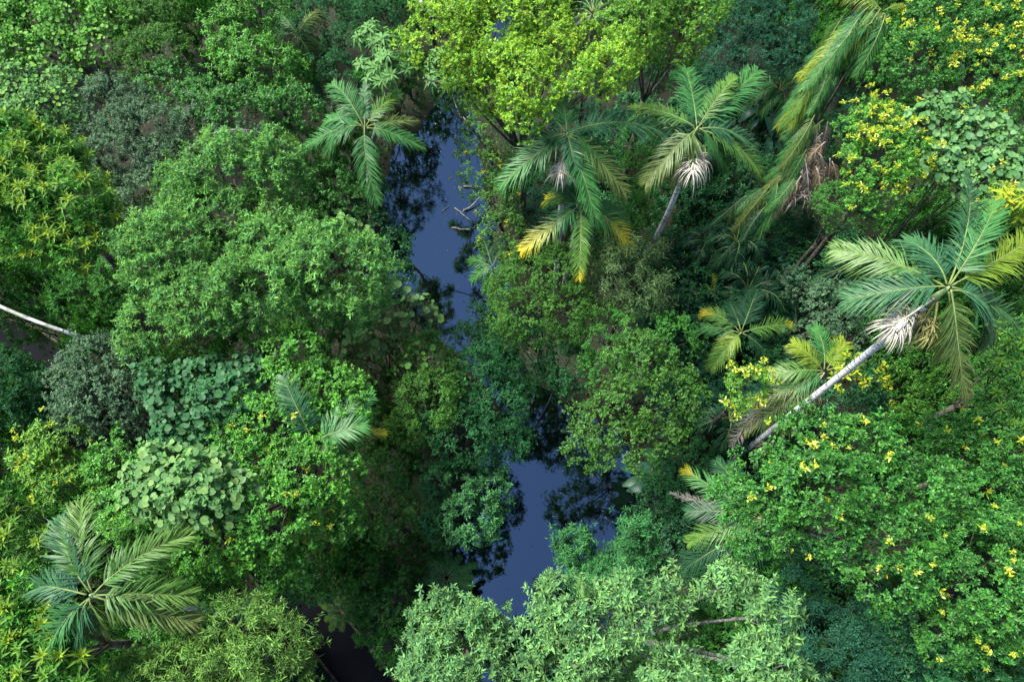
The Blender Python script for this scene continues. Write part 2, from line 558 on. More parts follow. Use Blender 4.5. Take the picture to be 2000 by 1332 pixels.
def px_lobes(z, spec):
    out = []
    for t in spec:
        cx, cy, rx, ry = t[:4]
        zz = z + (t[4] if len(t) > 4 else 0)
        s = mpp(cx, cy, zz)
        r = np.array([max(rx * s - .13, .7 * rx * s), max(ry * s * 1.05 - .13, .7 * ry * s), 0])
        r[2] = .80 * (r[0] + r[1]) / 2 + .15
        zz += rng.normal(0, .28)
        out.append((P(cx, cy, zz), r))
    return out
def wood(root, base, lobes, mat, thick=None, bare=()):
    """tapered trunk and a limb out to every lobe"""
    c = np.mean([l[0] for l in lobes], 0)
    bot = min(l[0][2] - l[1][2] for l in lobes)
    h = c[2] - base[2]
    rad = thick or (.045 + .0085 * h)
    fork = np.array([base[0] + (c[0] - base[0]) * .75, base[1] + (c[1] - base[1]) * .75, base[2] + max(.3 * h, (bot - base[2]) * .78)])
    pts = bez([base + [0, 0, -.3], base + np.array([rng.normal(0, .15), rng.normal(0, .15), .5 * (fork[2] - base[2])]), fork], 8)
    tr = obj('trunk', make_mesh('trunk', *(lambda v: (v[0] - base, v[1]))(tube(pts, np.linspace(rad * 1.25, rad * .8, 8), 8)), mat, smooth=True), root)
    for lc, lr in lobes:
        e = lc - np.array([0, 0, lr[2] * .25])
        mid = fork + (e - fork) * .5 + np.array([rng.normal(0, .2), rng.normal(0, .2), -.12 * np.linalg.norm(e - fork)])
        parts = [tube(bez([fork + [0, 0, -.15], mid, e], 7), np.linspace(rad * .42, rad * .13, 7), 6)]
        for _ in range(3):                                # twigs into the clumps
            u = sph(1)[0]
            u[2] = abs(u[2]) * .6
            s = mid + (e - mid) * rng.uniform(.5, .95)
            parts.append(tube(bez([s, s + u * lr * .45 + [0, 0, -.05], lc + u * lr * .8], 5), np.linspace(rad * .2, .01, 5), 5))
        Vv, ff = merge(parts)
        obj('limb', make_mesh('limb', Vv - base, ff, mat, smooth=True), tr)
    return tr
def sprays(root, base, lobes, n, cols, size=.20, name='yellow_leaf_spray', nl=7, meshes={}, low=.1, where=None):
    key = (name, size, tuple(cols))
    if key not in meshes:
        meshes[key] = []
        for v in range(3):
            th = np.arange(nl * 2) * 2.399 + rng.random()
            el = np.radians(np.linspace(20, 90, nl * 2))
            d = np.stack([np.cos(th) * np.sin(el), np.sin(th) * np.sin(el), np.cos(el)], -1)
            up = np.stack([-np.cos(th) * np.cos(el), -np.sin(th) * np.cos(el), np.sin(el)], -1)
            o = rng.normal(0, size * .28, (nl * 2, 3)) * [1, 1, .35]
            c = np.array(cols)[rng.integers(0, len(cols), nl * 2)] * rng.uniform(.8, 1.2, (nl * 2, 1))
            Vv, Fc, kk = leaves(o, d, up, size * rng.uniform(.6, 1.1, nl * 2), size * .42 * rng.uniform(.7, 1.1, nl * 2), 'oval')
            meshes[key].append(make_mesh(name, Vv, Fc, M_LEAF, np.repeat(c, kk, 0)))
    p, nn = surface(lobes, .3, low)
    if where is not None:
        x, y = project(p)
        w = np.zeros(len(p))
        for (wx, wy, wr) in where:
            w = np.maximum(w, np.exp(-((x - wx) ** 2 + (y - wy) ** 2) / (wr * wr)))
        sel = rng.choice(len(p), min(n, len(p)), replace=False, p=(w + 1e-6) / (w + 1e-6).sum())
    else:
        sel = rng.choice(len(p), min(n, len(p)), replace=False)
    for i in sel:
        ax = nrm(nn[i] * .7 + np.array([0, 0, .6]) + rng.normal(0, .15, 3))
        M = Matrix.Translation(Vector(p[i] + nn[i] * .47 - base)) @ Vector(ax).to_track_quat('Z', 'Y').to_matrix().to_4x4() @ \
            Matrix.Rotation(rng.random() * 6.28, 4, 'Z') @ Matrix.Scale(rng.uniform(.7, 1.25), 4)
        obj(name, meshes[key][rng.integers(3)], root, M=M)
def foot(lobes, base_px=None):
    if base_px is not None:
        b = P(base_px[0], base_px[1], .5)
    else:
        b = np.mean([l[0] for l in lobes], 0)
    q = dry_base(b[0], b[1])
    return np.array([q[0], q[1], ground_z(q)[0]])
def tree(name, label, cat, z, lobespec, spec, pal, dens=1.0, size=1.0, bark=None, base_px=None, group=None, low=-.25, extra=None):
    lobes = px_lobes(z, lobespec)
    base = foot(lobes, base_px)
    root = thing(name, label, cat, base, group)
    wood(root, base, lobes, bark or M_BARK)
    Vv, Fc, col, mat = foliage(lobes, spec, pal, dens, size, low)
    obj('crown', make_mesh('crown', Vv - base, Fc, mat, col), root)
    if extra:
        extra(root, base, lobes)
    return root, base, lobes
YEL = [(.50, .52, .03), (.38, .46, .03), (.60, .60, .14), (.24, .40, .03), (.18, .36, .03)]
PALEY = [(.55, .50, .16), (.45, .46, .10), (.36, .42, .06)]

# --- trees whose big rosettes can be picked apart one by one
def rosette_mesh(name, nl, ln, wd, cols, spread=(15, 100), tpl='strap', mat=None, droop=.2):
    th = np.arange(nl) * 2.399 + rng.random() * 6
    el = np.radians(np.linspace(spread[0], spread[1], nl)) + rng.normal(0, .06, nl)
    d = np.stack([np.cos(th) * np.sin(el), np.sin(th) * np.sin(el), np.cos(el)], -1)
    d[:, 2] -= droop * np.linspace(0, 1, nl)
    up = np.stack([-np.cos(th) * np.cos(el), -np.sin(th) * np.cos(el), np.sin(el)], -1)
    f = np.linspace(0, 1, nl)[:, None]
    c = np.array(cols[0]) * (1 - f) + np.array(cols[1]) * f
    c = c * rng.uniform(.85, 1.15, (nl, 1))
    L = ln * np.linspace(.6, 1.05, nl) * rng.uniform(.85, 1.1, nl)
    o = np.stack([np.zeros(nl), np.zeros(nl), np.linspace(.06, -.08, nl)], -1)
    Vv, Fc, kk = leaves(o, d, up, L, np.full(nl, wd), tpl)
    return make_mesh(name, Vv, Fc, mat or M_LEAF, np.repeat(c, kk, 0))
def rosette_tree(name, label, cat, z, lobespec, n, meshes, under, spacing=.5, piece='leaf_rosette', bark=None, base_px=None, scale=(.75, 1.2)):
    lobes = px_lobes(z, lobespec)
    base = foot(lobes, base_px)
    root = thing(name, label, cat, base)
    wood(root, base, lobes, bark or M_BARK)
    inner = [(c, r * .80) for c, r in lobes]
    Vv, Fc, col, mat = foliage(inner, *under)
    obj('crown', make_mesh('crown', Vv - base, Fc, mat, col), root)
    p, nn = surface(lobes, spacing, -.15, .07)
    if len(p) > n:
        # keep the ones that face the camera
        s = (nn * nrm(np.array([0, 0, H]) - p)).sum(1) + rng.normal(0, .15, len(p))
        sel = np.argsort(-s)[:n]
        p, nn = p[sel], nn[sel]
    for a, b in zip(p, nn):
        ax = nrm(b * .6 + np.array([0, 0, .7]) + rng.normal(0, .12, 3))
        M = Matrix.Translation(Vector(a + b * .26 - base)) @ Vector(ax).to_track_quat('Z', 'Y').to_matrix().to_4x4() @ \
            Matrix.Rotation(rng.random() * 6.28, 4, 'Z') @ Matrix.Scale(rng.uniform(*scale), 4)
        obj(piece, meshes[rng.integers(len(meshes))], root, M=M)
    return root, base, lobes

# round heart-shaped vine leaf
def disc_mesh(cols, r=.12):
    k = 10
    a = np.linspace(0, 2 * math.pi, k, endpoint=False)
    rr = r * (1 + .12 * np.cos(a))
    rr[k // 2] *= .55
    V = np.stack([np.cos(a) * rr, np.sin(a) * rr, .25 * r * np.sin(a) ** 2 - .12 * r * np.cos(a)], -1)
    V = np.concatenate([V, [[-.25 * r, 0, 0]]])
    T = np.stack([np.full(k, k), np.arange(k), (np.arange(k) + 1) % k], -1)
    return make_mesh('leaf', V, T, M_LEAF, np.tile(np.array(cols), (k + 1, 1)))
DISC = {
    'soft': [disc_mesh(c) for c in ((.13, .27, .08), (.10, .22, .07), (.17, .31, .09), (.075, .18, .06))],
    'blue': [disc_mesh(c) for c in ((.11, .26, .09), (.075, .20, .08), (.14, .30, .12), (.12, .27, .08), (.17, .32, .11), (.09, .23, .09)  , (.09, .23, .07))],
    'deep': [disc_mesh(c) for c in ((.04, .14, .055), (.03, .11, .045), (.065, .18, .07))],
    'lime': [disc_mesh(c) for c in ((.12, .30, .045), (.085, .24, .045), (.17, .36, .05), (.06, .19, .04))],
}
def vine(label, z, lobespec, n, discs, under, size=(.8, 1.4), name='climbing_vine', sp=.24, extra=None, cat='vine'):
    lobes = px_lobes(z, lobespec)
    base = foot(lobes)
    root = thing(name, label, cat, base)
    c = np.mean([l[0] for l in lobes], 0)
    parts = []
    for lc, lr in lobes:
        s0 = base + np.array([rng.normal(0, .1), rng.normal(0, .1), -.2])
        parts.append(tube(bez([s0, base + (lc - base) * [.2, .2, .6], lc], 8), np.linspace(.05, .025, 8), 5))
        for _ in range(5):
            u = sph(1)[0]
            u[2] = abs(u[2])
            parts.append(tube(bez([lc, lc + u * lr * .6 + [0, 0, .2], lc + u * lr * 1.02], 6), np.linspace(.02, .008, 6), 4))
    Vv, ff = merge(parts)
    obj('stem', make_mesh('stem', Vv - base, ff, M_BARK, smooth=True), root)
    if under:
        Vv, Fc, col, mat = foliage([(a, b * .80) for a, b in lobes], *under)
        obj('foliage', make_mesh('foliage', Vv - base, Fc, mat, col), root)
    p, nn = surface(lobes, sp, -.1, .05)
    s = (nn * nrm(np.array([0, 0, H]) - p)).sum(1) + rng.normal(0, .25, len(p))
    sel = np.argsort(-s)[:n]
    for i in sel:
        ax = nrm(nn[i] * .6 + np.array([0, -.1, .75]) + rng.normal(0, .28, 3))
        M = Matrix.Translation(Vector(p[i] + nn[i] * rng.uniform(.14, .34) - base)) @ Vector(ax).to_track_quat('Z', 'Y').to_matrix().to_4x4() @ \
            Matrix.Rotation(rng.random() * 6.28, 4, 'Z') @ Matrix.Scale(rng.uniform(*size), 4)
        obj('leaf', discs[rng.integers(len(discs))], root, M=M)
    if extra:
        extra(root, base, lobes)
    return root, base, lobes

# ------------------------------------------------------------------ palms
def frond_mesh(p0, tip, arch, base, leaf_len, n, c0, c1, yel=0., twist=0., sweep=(.55, 1.0), lift=.25, droop=.30, width=.04, plume=0., mat=None, dead=False, bend=None):
    """leaflets and midrib of one frond from p0 to tip"""
    p0, tip = np.asarray(p0, float), np.asarray(tip, float)
    L = np.linalg.norm(tip - p0)
    dh = tip - p0
    b = np.zeros(3) if bend is None else np.asarray(bend, float)
    lat = np.cross(nrm(dh), [0, 0, 1.0])
    b = b + lat * rng.normal(0, .055)
    p1 = p0 + dh * .30 + np.array([0, 0, arch * L]) + b * L * .5
    p2 = p0 + dh * .72 + np.array([0, 0, arch * L * .75]) + b * L
    m = 26
    cur = bez([p0, p1, p2, tip], m)
    rib = tube(cur, np.linspace(.026, .006, m), 5)
    n = int(n * 1.35)
    leaf_len = leaf_len * 1.32
    t = np.linspace(.13, .995, n) + rng.normal(0, .002, n)
    t = np.clip(t, .1, .998)
    idx = t * (m - 1)
    i0 = np.minimum(idx.astype(int), m - 2)
    fr = (idx - i0)[:, None]
    pos = cur[i0] * (1 - fr) + cur[i0 + 1] * fr
    tan = nrm(np.gradient(cur, axis=0))
    tg = nrm(tan[i0] * (1 - fr) + tan[i0 + 1] * fr)
    side = nrm(np.cross(tg, np.array([0, 0, 1.0])))
    up = np.cross(side, tg)
    a = twist * (.4 + .6 * t)
    ca, sa = np.cos(a)[:, None], np.sin(a)[:, None]
    side, up = side * ca + up * sa, up * ca - side * sa
    Vs, Fs, Cs, off = [], [], [], 0
    prof = np.clip(np.sin(np.pi * (.10 + .84 * t ** .85)), .05, 1) ** .55
    prof *= np.where(t > .9, 1 - (t - .9) * 3.5, 1)
    for s in (-1, 1):
        jit = rng.normal(0, .09, n)
        sw = sweep[0] + (sweep[1] - sweep[0]) * t + jit + .10 * np.sin(t * 23 + rng.random() * 6)
        pl = plume * rng.choice([-1, 0, 1], n)
        d = side * s * np.cos(sw)[:, None] + tg * np.sin(sw)[:, None] + up * (lift + pl + rng.normal(0, .13, n))[:, None]
        d = nrm(d)
        torn = np.where(rng.random(n) < .05, rng.uniform(.25, .7, n), 1) * (1 - .85 * (np.convolve(rng.random(n) < .014, np.ones(3), 'same') > 0))
        ln = (leaf_len * prof * torn * rng.uniform(.84, 1.1, n))[:, None]
        wv = nrm(np.cross(d, up)) * width * .5
        if dead:
            d = nrm(d + rng.normal(0, .35, (n, 3)))
        g = np.array([0, 0, -1.0])
        dr = ((droop + .12) * rng.uniform(.4, 1.7, n))[:, None]
        mid = pos + d * ln * .5 + g * ln * dr * .18
        end = pos + d * ln * .93 + g * ln * dr * .85
        V = np.stack([pos - wv * .5, pos + wv * .5, mid + wv, mid - wv, end], 1)
        fi = np.arange(n)[:, None] * 5 + off
        Fs.append(np.concatenate([fi + [[0, 1, 2]], fi + [[0, 2, 3]], fi + [[3, 2, 4]]]))
        col = np.array(c0) * (1 - t[:, None]) + np.array(c1) * t[:, None]
        if yel:
            y = np.clip((t - (1 - yel)) / max(yel, .01), 0, 1)[:, None] ** .8
            col = col * (1 - y) + np.array([.52, .44, .02]) * y
        col = col * rng.uniform(.85, 1.15, (n, 1))
        Cs.append(np.repeat(col, 5, 0))
        Vs.append(V.reshape(-1, 3))
        off += n * 5
    Vl = np.concatenate(Vs)
    mark(cur)
    fm = make_mesh('frond', Vl - base, np.concatenate(Fs), mat or M_FROND, np.concatenate(Cs))
    rm = make_mesh('midrib', rib[0] - base, rib[1], M_MIDRIB if not dead else M_GREYSTRAW, smooth=True)
    return fm, rm
FG = {'blue': ((.035, .125, .065), (.055, .165, .060)), 'mid': ((.040, .160, .052), (.068, .225, .055)),
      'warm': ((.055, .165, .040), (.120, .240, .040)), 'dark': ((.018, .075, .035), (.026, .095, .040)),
      'lime': ((.120, .230, .028), (.240, .320, .030)), 'fade': ((.070, .150, .040), (.150, .200, .055)),
      'dry': ((.190, .145, .085), (.270, .215, .140)), 'greydry': ((.120, .110, .100), (.220, .205, .190))}
def palm(label, cpx, z, fronds, leaf_len=.62, n=52, trunk_r=.13, base_px=None, stalks=(), name='palm_tree', trunk_mat=None, group=None,
         width=.04, plume=0., lift=.25, droop=.3, cat='palm', shaft=True, sweep=(.55, 1.0), bow=0.):
    c = P(cpx[0], cpx[1], z)
    b = P(base_px[0], base_px[1], .5) if base_px else c
    q = dry_base(b[0], b[1])
    base = np.array([q[0], q[1], ground_z(q)[0]])
    root = thing(name, label, cat, base, group)
    top = c - [0, 0, .25]
    mid = base + (top - base) * .5 + np.array([bow, 0, 0])
    pts = bez([base - [0, 0, .3], mid, top - [0, 0, .6]], 14)
    rr = np.linspace(trunk_r * 1.1, trunk_r * .95, 14) * (1 + rng.normal(0, .04, 14))
    obj('trunk', make_mesh('trunk', *(lambda v: (v[0] - base, v[1]))(tube(pts, rr, 10)), trunk_mat or M_PALM, smooth=True), root)
    if shaft:
        pts2 = bez([top - [0, 0, .75], top - [0, 0, .3], c + [0, 0, .05]], 6)
        obj('crownshaft', make_mesh('crownshaft', *(lambda v: (v[0] - base, v[1]))(tube(pts2, [trunk_r, trunk_r * 1.25, trunk_r * 1.15, trunk_r * .9, trunk_r * .6, .03], 9)), M_SHAFT, smooth=True), root)
    for f in fronds:
        tx, ty, dz, ar, kind = f[:5]
        kw = dict(f[5]) if len(f) > 5 else {}
        tip = P(tx, ty, z + dz)
        hd = tip - c
        hd[2] = 0
        p0 = c + nrm(hd) * .08 + [0, 0, rng.uniform(-.1, .05)]
        if 'start' in kw:
            st = kw.pop('start')
            p0 = P(st[0], st[1], z + st[2])
        c0, c1 = FG[kind]
        args = dict(leaf_len=leaf_len, n=n, width=width, plume=plume, lift=lift, droop=droop, sweep=sweep)
        args.update(kw)
        if kind in ('dry', 'greydry'):
            args.update(mat=M_DRY, dead=True)
        fm, rm = frond_mesh(p0, tip, ar, base, c0=c0, c1=c1, **args)
        fo = obj('frond', fm, root)
        obj('midrib', rm, fo)
    for (sx, sy, dz, ln, k, mat) in stalks:                # flower stalks hanging under the crown
        e = P(sx, sy, z + dz)
        parts = [tube(bez([c - [0, 0, .5], (c + e) / 2, e], 6), np.linspace(.04, .025, 6), 5)]
        for _ in range(k):
            u = sph(1)[0] * [1, 1, .5]
            s = c - [0, 0, .5] + (e - c + [0, 0, .5]) * rng.uniform(.55, 1)
            l = ln * rng.uniform(.5, 1.1)
            parts.append(tube(bez([s, s + u * l * .6 + [0, 0, .05], s + u * l * .8 - [0, 0, l * .75]], 6), np.linspace(.024, .012, 6), 3))
        Vv, ff = merge(parts)
        obj('flower_stalk', make_mesh('flower_stalk', Vv - base, ff, mat), root)
    return root

# ---- the tall palms
palm('tall pale-trunked palm with a long exposed leaning trunk and cream flower stalks', (1852, 562), 16.6, [
    (1628, 488, -.9, .10, 'warm', {'twist': .5}),
    (1655, 585, -1.0, .16, 'blue', {'bend': (0, .06, 0), 'leaf_len': .72}),
    (1885, 335, .3, .12, 'blue', {'twist': -.5, 'leaf_len': .6}),
    (1945, 395, .2, .16, 'mid', {'twist': .6}),
    (2030, 455, -.2, .10, 'lime', {'leaf_len': .72}),
    (1928, 668, -1.3, .30, 'blue', {'bend': (.14, .14, 0), 'leaf_len': .8, 'n': 60}),
    (1888, 778, -1.6, .08, 'fade', {'leaf_len': .66, 'twist': .3}),
    (1990, 640, -1.7, .10, 'mid'),
    (1768, 470, -.2, .20, 'blue', {'leaf_len': .66}),
    (1840, 690, -1.8, .1, 'fade'),
], leaf_len=.68, n=58, trunk_r=.115, base_px=(1395, 925), bow=.2,
    stalks=[(1742, 640, -1.0, .8, 150, M_STRAW), (1790, 645, -1.5, .8, 90, M_OLIVESTRAW), (1815, 660, -1.5, .7, 60, M_OLIVESTRAW)], width=.042)
palm('green palm under the yellow-leaved tree, with one long dark frond arching sideways', (1108, 262), 13.2, [
    (978, 362, -1.3, .12, 'mid', {'leaf_len': .75}),
    (1088, 185, .2, .10, 'mid'),
    (1300, 262, -.9, .22, 'blue', {'leaf_len': .85, 'n': 64, 'bend': (0, .05, 0)}),
    (1222, 378, -1.5, .14, 'fade', {}),
    (1162, 425, -1.5, .14, 'mid', {'leaf_len': .6}),
    (1125, 335, -.5, .22, 'blue', {'leaf_len': .45}),
    (1052, 195, .3, .08, 'blue', {'leaf_len': .4}),
    (1205, 330, -1.3, .18, 'mid', {}),
    (1020, 300, -1.2, .2, 'blue', {}),
], leaf_len=.7, n=58, trunk_r=.11, base_px=(1082, 585), stalks=[(1094, 338, -.9, .75, 130, M_STRAW), (1078, 315, -1.1, .6, 50, M_OLIVESTRAW)])
palm('silvery green palm with fanned upright fronds and a spotted curving trunk', (1362, 250), 13.0, [
    (1340, 135, .1, .10, 'mid', {'leaf_len': .75, 'twist': -.3}),
    (1480, 138, .2, .10, 'mid', {'leaf_len': .85, 'n': 64}),
    (1435, 150, .6, .10, 'warm', {'leaf_len': .5}),
    (1485, 345, -1.4, .20, 'warm', {'leaf_len': .6, 'bend': (.08, .05, 0)}),
    (1262, 358, -1.4, .10, 'fade', {'leaf_len': .68}),
    (1232, 208, -.5, .16, 'warm', {'leaf_len': .45}),
    (1475, 290, -1.1, .26, 'blue', {'leaf_len': .7}),
    (1310, 352, -1.6, .1, 'fade'),
    (1420, 330, -1.5, .2, 'mid'),
], leaf_len=.7, n=58, trunk_r=.11, base_px=(1215, 560), bow=.9, stalks=[(1352, 335, -.9, .85, 150, M_STRAW), (1375, 318, -1.1, .7, 70, M_STRAW)])
palm('soft green palm with broad drooping fronds on the left bank of the creek', (712, 248), 10.0, [
    (648, 165, .3, .18, 'mid', {'leaf_len': .72}),
    (718, 155, .5, .05, 'blue', {'leaf_len': .35}),
    (585, 302, -1.3, .18, 'mid', {'leaf_len': .55}),
    (636, 290, -.9, .32, 'mid', {'leaf_len': .8, 'n': 64}),
    (738, 398, -1.6, .14, 'mid', {'leaf_len': .62}),
    (828, 288, -1.0, .22, 'mid', {'leaf_len': .55}),
    (770, 190, -.1, .14, 'warm', {'leaf_len': .55}),
    (635, 240, -.5, .22, 'mid', {}),
    (815, 235, -.9, .2, 'fade', {'leaf_len': .5}),
], leaf_len=.66, n=58, trunk_r=.13, base_px=(742, 490))
palm('small palm with bright yellow frond tips below the taller palm', (1135, 402), 10.6, [
    (1018, 490, -.9, .14, 'mid', {'yel': .65, 'leaf_len': .62}),
    (1130, 545, -1.1, .14, 'warm', {'yel': .2, 'leaf_len': .5}),
    (1232, 486, -1.0, .20, 'mid', {'yel': .65, 'leaf_len': .7}),
    (1068, 390, -.8, .2, 'warm', {'yel': .3}),
    (1222, 425, -.6, .22, 'mid', {}),
    (1150, 330, .3, .16, 'mid', {'leaf_len': .5}),
    (1085, 345, 0, .2, 'mid', {}),
], leaf_len=.6, n=50, trunk_r=.10, base_px=(1100, 560))
palm('large bushy palm with feathery plumed fronds among the bright rosette leaves', (178, 1162), 14.2, [
    (160, 985, -.2, .16, 'warm', {'leaf_len': .66, 'n': 70}),
    (122, 1010, -.3, .18, 'blue', {'leaf_len': .6, 'n': 70}),
    (372, 1046, -.5, .14, 'warm', {'leaf_len': .62, 'n': 70}),
    (378, 1165, -.9, .16, 'warm', {'leaf_len': .62, 'n': 70}),
    (385, 1215, -1.2, .12, 'fade', {'leaf_len': .6, 'n': 64}),
    (212, 1235, -1.3, .18, 'fade', {'leaf_len': .5}),
    (88, 1285, -1.2, .20, 'mid', {'leaf_len': .62, 'n': 64}),
    (150, 1270, -1.4, .2, 'blue', {'leaf_len': .6}),
    (70, 1150, -.8, .2, 'blue', {'leaf_len': .6}),
], leaf_len=.6, n=64, trunk_r=.16, plume=.55, width=.038, droop=.22)
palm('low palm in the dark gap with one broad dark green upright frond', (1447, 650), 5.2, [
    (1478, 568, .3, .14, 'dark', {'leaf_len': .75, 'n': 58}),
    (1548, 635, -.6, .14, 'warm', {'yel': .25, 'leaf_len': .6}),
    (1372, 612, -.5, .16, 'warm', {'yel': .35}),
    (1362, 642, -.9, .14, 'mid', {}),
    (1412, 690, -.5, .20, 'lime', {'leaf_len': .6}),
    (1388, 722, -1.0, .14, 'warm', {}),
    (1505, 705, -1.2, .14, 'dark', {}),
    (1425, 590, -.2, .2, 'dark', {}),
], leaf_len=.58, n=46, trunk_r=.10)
palm('palm half hidden in the glossy green crown, its fronds pushing out through the leaves', (612, 862), 12.1, [
    (728, 775, .1, .16, 'mid', {'leaf_len': .5}),
    (752, 845, -.6, .18, 'warm', {'yel': .4, 'leaf_len': .35}),
    (712, 830, .3, .2, 'mid', {'leaf_len': .62}),
    (678, 922, -.3, .2, 'warm', {'leaf_len': .5}),
    (552, 735, .9, .14, 'blue', {'leaf_len': .6}),
], leaf_len=.55, n=46, trunk_r=.12)
palm('yellow-green clumping palm half behind the long pale trunk', (1612, 725), 7.5, [
    (1548, 672, .3, .18, 'lime', {}), (1650, 668, .2, .16, 'lime', {}), (1500, 735, -.6, .2, 'warm', {}),
    (1520, 785, -1.0, .18, 'mid', {}), (1682, 700, -.3, .16, 'warm', {}), (1462, 790, -1.5, .12, 'fade', {}),
    (1448, 845, -2.0, .1, 'fade', {}), (1500, 850, -2.0, .1, 'warm', {}), (1590, 640, .4, .14, 'mid', {}),
    (1430, 870, -2.3, .05, 'greydry', {}), (1480, 880, -2.6, .04, 'dry', {}),
], leaf_len=.6, n=50, trunk_r=.10, shaft=False, trunk_mat=M_BARK)
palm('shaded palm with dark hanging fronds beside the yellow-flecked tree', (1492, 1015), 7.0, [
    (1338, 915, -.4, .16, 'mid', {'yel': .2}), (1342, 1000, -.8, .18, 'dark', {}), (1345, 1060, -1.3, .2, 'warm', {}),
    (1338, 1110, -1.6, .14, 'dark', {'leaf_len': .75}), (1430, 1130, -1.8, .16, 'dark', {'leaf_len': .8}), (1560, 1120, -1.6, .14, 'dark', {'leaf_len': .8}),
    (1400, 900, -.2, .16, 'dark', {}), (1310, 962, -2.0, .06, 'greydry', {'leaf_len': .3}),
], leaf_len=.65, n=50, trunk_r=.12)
palm('small bright palm seedling in the shade near the low yellow-tipped palm', (1384, 582), 3.4, [
    (1396, 535, .1, .16, 'lime', {}), (1346, 600, -.3, .18, 'mid', {}), (1402, 618, -.3, .2, 'mid', {}), (1345, 566, -.2, .18, 'dark', {}), (1425, 572, -.2, .16, 'mid', {}),
], leaf_len=.32, n=34, trunk_r=.06, shaft=False, width=.03)
palm('slender dark understory palm between the two olive crowns', (1262, 640), 4.0, [
    (1310, 622, -.2, .18, 'dark', {}), (1238, 605, 0, .18, 'mid', {}), (1252, 700, -.6, .18, 'dark', {}), (1310, 655, -.5, .18, 'dark', {}), (1215, 650, -.4, .18, 'dark', {}),
], leaf_len=.36, n=36, trunk_r=.06, shaft=False, width=.03)
palm('low fan of palm fronds leaning over the creek edge', (962, 522), 4.0, [
    (918, 505, -.4, .2, 'mid', {}), (922, 548, -.7, .2, 'mid', {}), (945, 470, .1, .18, 'dark', {}), (985, 470, .1, .18, 'dark', {}), (1010, 540, -.4, .18, 'dark', {}), (950, 572, -.8, .18, 'mid', {}),
], leaf_len=.45, n=40, trunk_r=.08, shaft=False)
palm('olive drooping palm with thin fronds hanging beside the dense dark hedge', (582, 70), 8.5, [
    (642, 165, -2.0, .18, 'fade', {}), (600, 190, -2.4, .16, 'warm', {}), (552, 130, -1.6, .2, 'mid', {}), (512, 60, -.6, .2, 'mid', {}), (655, 95, -1.4, .2, 'fade', {}),
    (620, 140, -1.8, .22, 'mid', {}), (540, 20, .2, .18, 'mid', {}), (620, 20, .1, .18, 'fade', {}),
], leaf_len=.55, n=56, trunk_r=.10, droop=.8, lift=0., shaft=False, trunk_mat=M_BARK)
# rattan: long swept fronds pouring down from the top
def curtain(line, n, dx, dy, drop, kinds, **kw):
    """fronds that start along a line of (x, y, dz) points and hang down to one side"""
    out = []
    ln = np.array(line, float)
    for k in range(n):
        t = rng.random() * (len(ln) - 1)
        i = int(t)
        x, y, dz = ln[i] * (1 - t + i) + ln[i + 1] * (t - i)
        x, y = x + rng.normal(0, 12), y + rng.normal(0, 10)
        d = dict(start=(x, y, dz + rng.uniform(-.2, .3)), twist=rng.normal(0, .4))
        d.update(kw)
        out.append((x + rng.uniform(*dx), y + rng.uniform(*dy), dz + rng.uniform(*drop), rng.uniform(.10, .22), kinds[rng.integers(len(kinds))], d))
    return out
palm('rattan with long green fronds sweeping down in a curtain beside the yellow flecked tree', (1725, 22), 11.5,
     [(1778, 15, -.2, .22, 'lime', {'leaf_len': .35}), (1690, 120, -1.8, .16, 'warm', {}), (1640, -10, .1, .2, 'lime', {})] +
     curtain([(1725, 15, 0), (1670, 40, -.5), (1640, 110, -1.6), (1610, 180, -2.8)], 64, (-95, -35), (40, 120), (-1.6, -.7), ['mid', 'mid', 'mid', 'warm', 'lime', 'blue']),
     leaf_len=.46, n=44, trunk_r=.06, sweep=(.7, 1.0), lift=.12, droop=.8, shaft=False, trunk_mat=M_BARK, name='rattan_palm', cat='palm', width=.024)
palm('withered rattan with grey-brown dead fronds hanging in a tangle', (1605, 215), 8.8,
     curtain([(1605, 210, 0), (1580, 270, -.8), (1560, 330, -1.6)], 12, (-90, -30), (30, 110), (-1.6, -.7), ['mid', 'fade', 'fade']) +
     curtain([(1620, 230, 0), (1600, 300, -.9), (1580, 350, -1.7)], 18, (-55, 25), (35, 95), (-1.8, -.8), ['greydry', 'greydry', 'dry'], leaf_len=.34) +
     curtain([(1520, 350, -2.0), (1470, 400, -3.0)], 10, (-80, -10), (30, 100), (-1.2, -.4), ['mid', 'dark', 'fade']),
     stalks=[(1570, 385, -2.2, 1.0, 60, M_GREYSTRAW), (1590, 320, -1.4, .9, 40, M_GREYSTRAW), (1545, 400, -2.4, .9, 50, M_GREYSTRAW)],
     leaf_len=.38, n=38, trunk_r=.06, sweep=(.6, 1.0), lift=.1, droop=.9, shaft=False, trunk_mat=M_BARK, name='rattan_palm', cat='palm', width=.024)

# ------------------------------------------------------------------ big trees
def spray(n, cols=YEL, size=.19, where=None):
    return lambda root, base, lobes: sprays(root, base, lobes, n, cols, size, where=where)

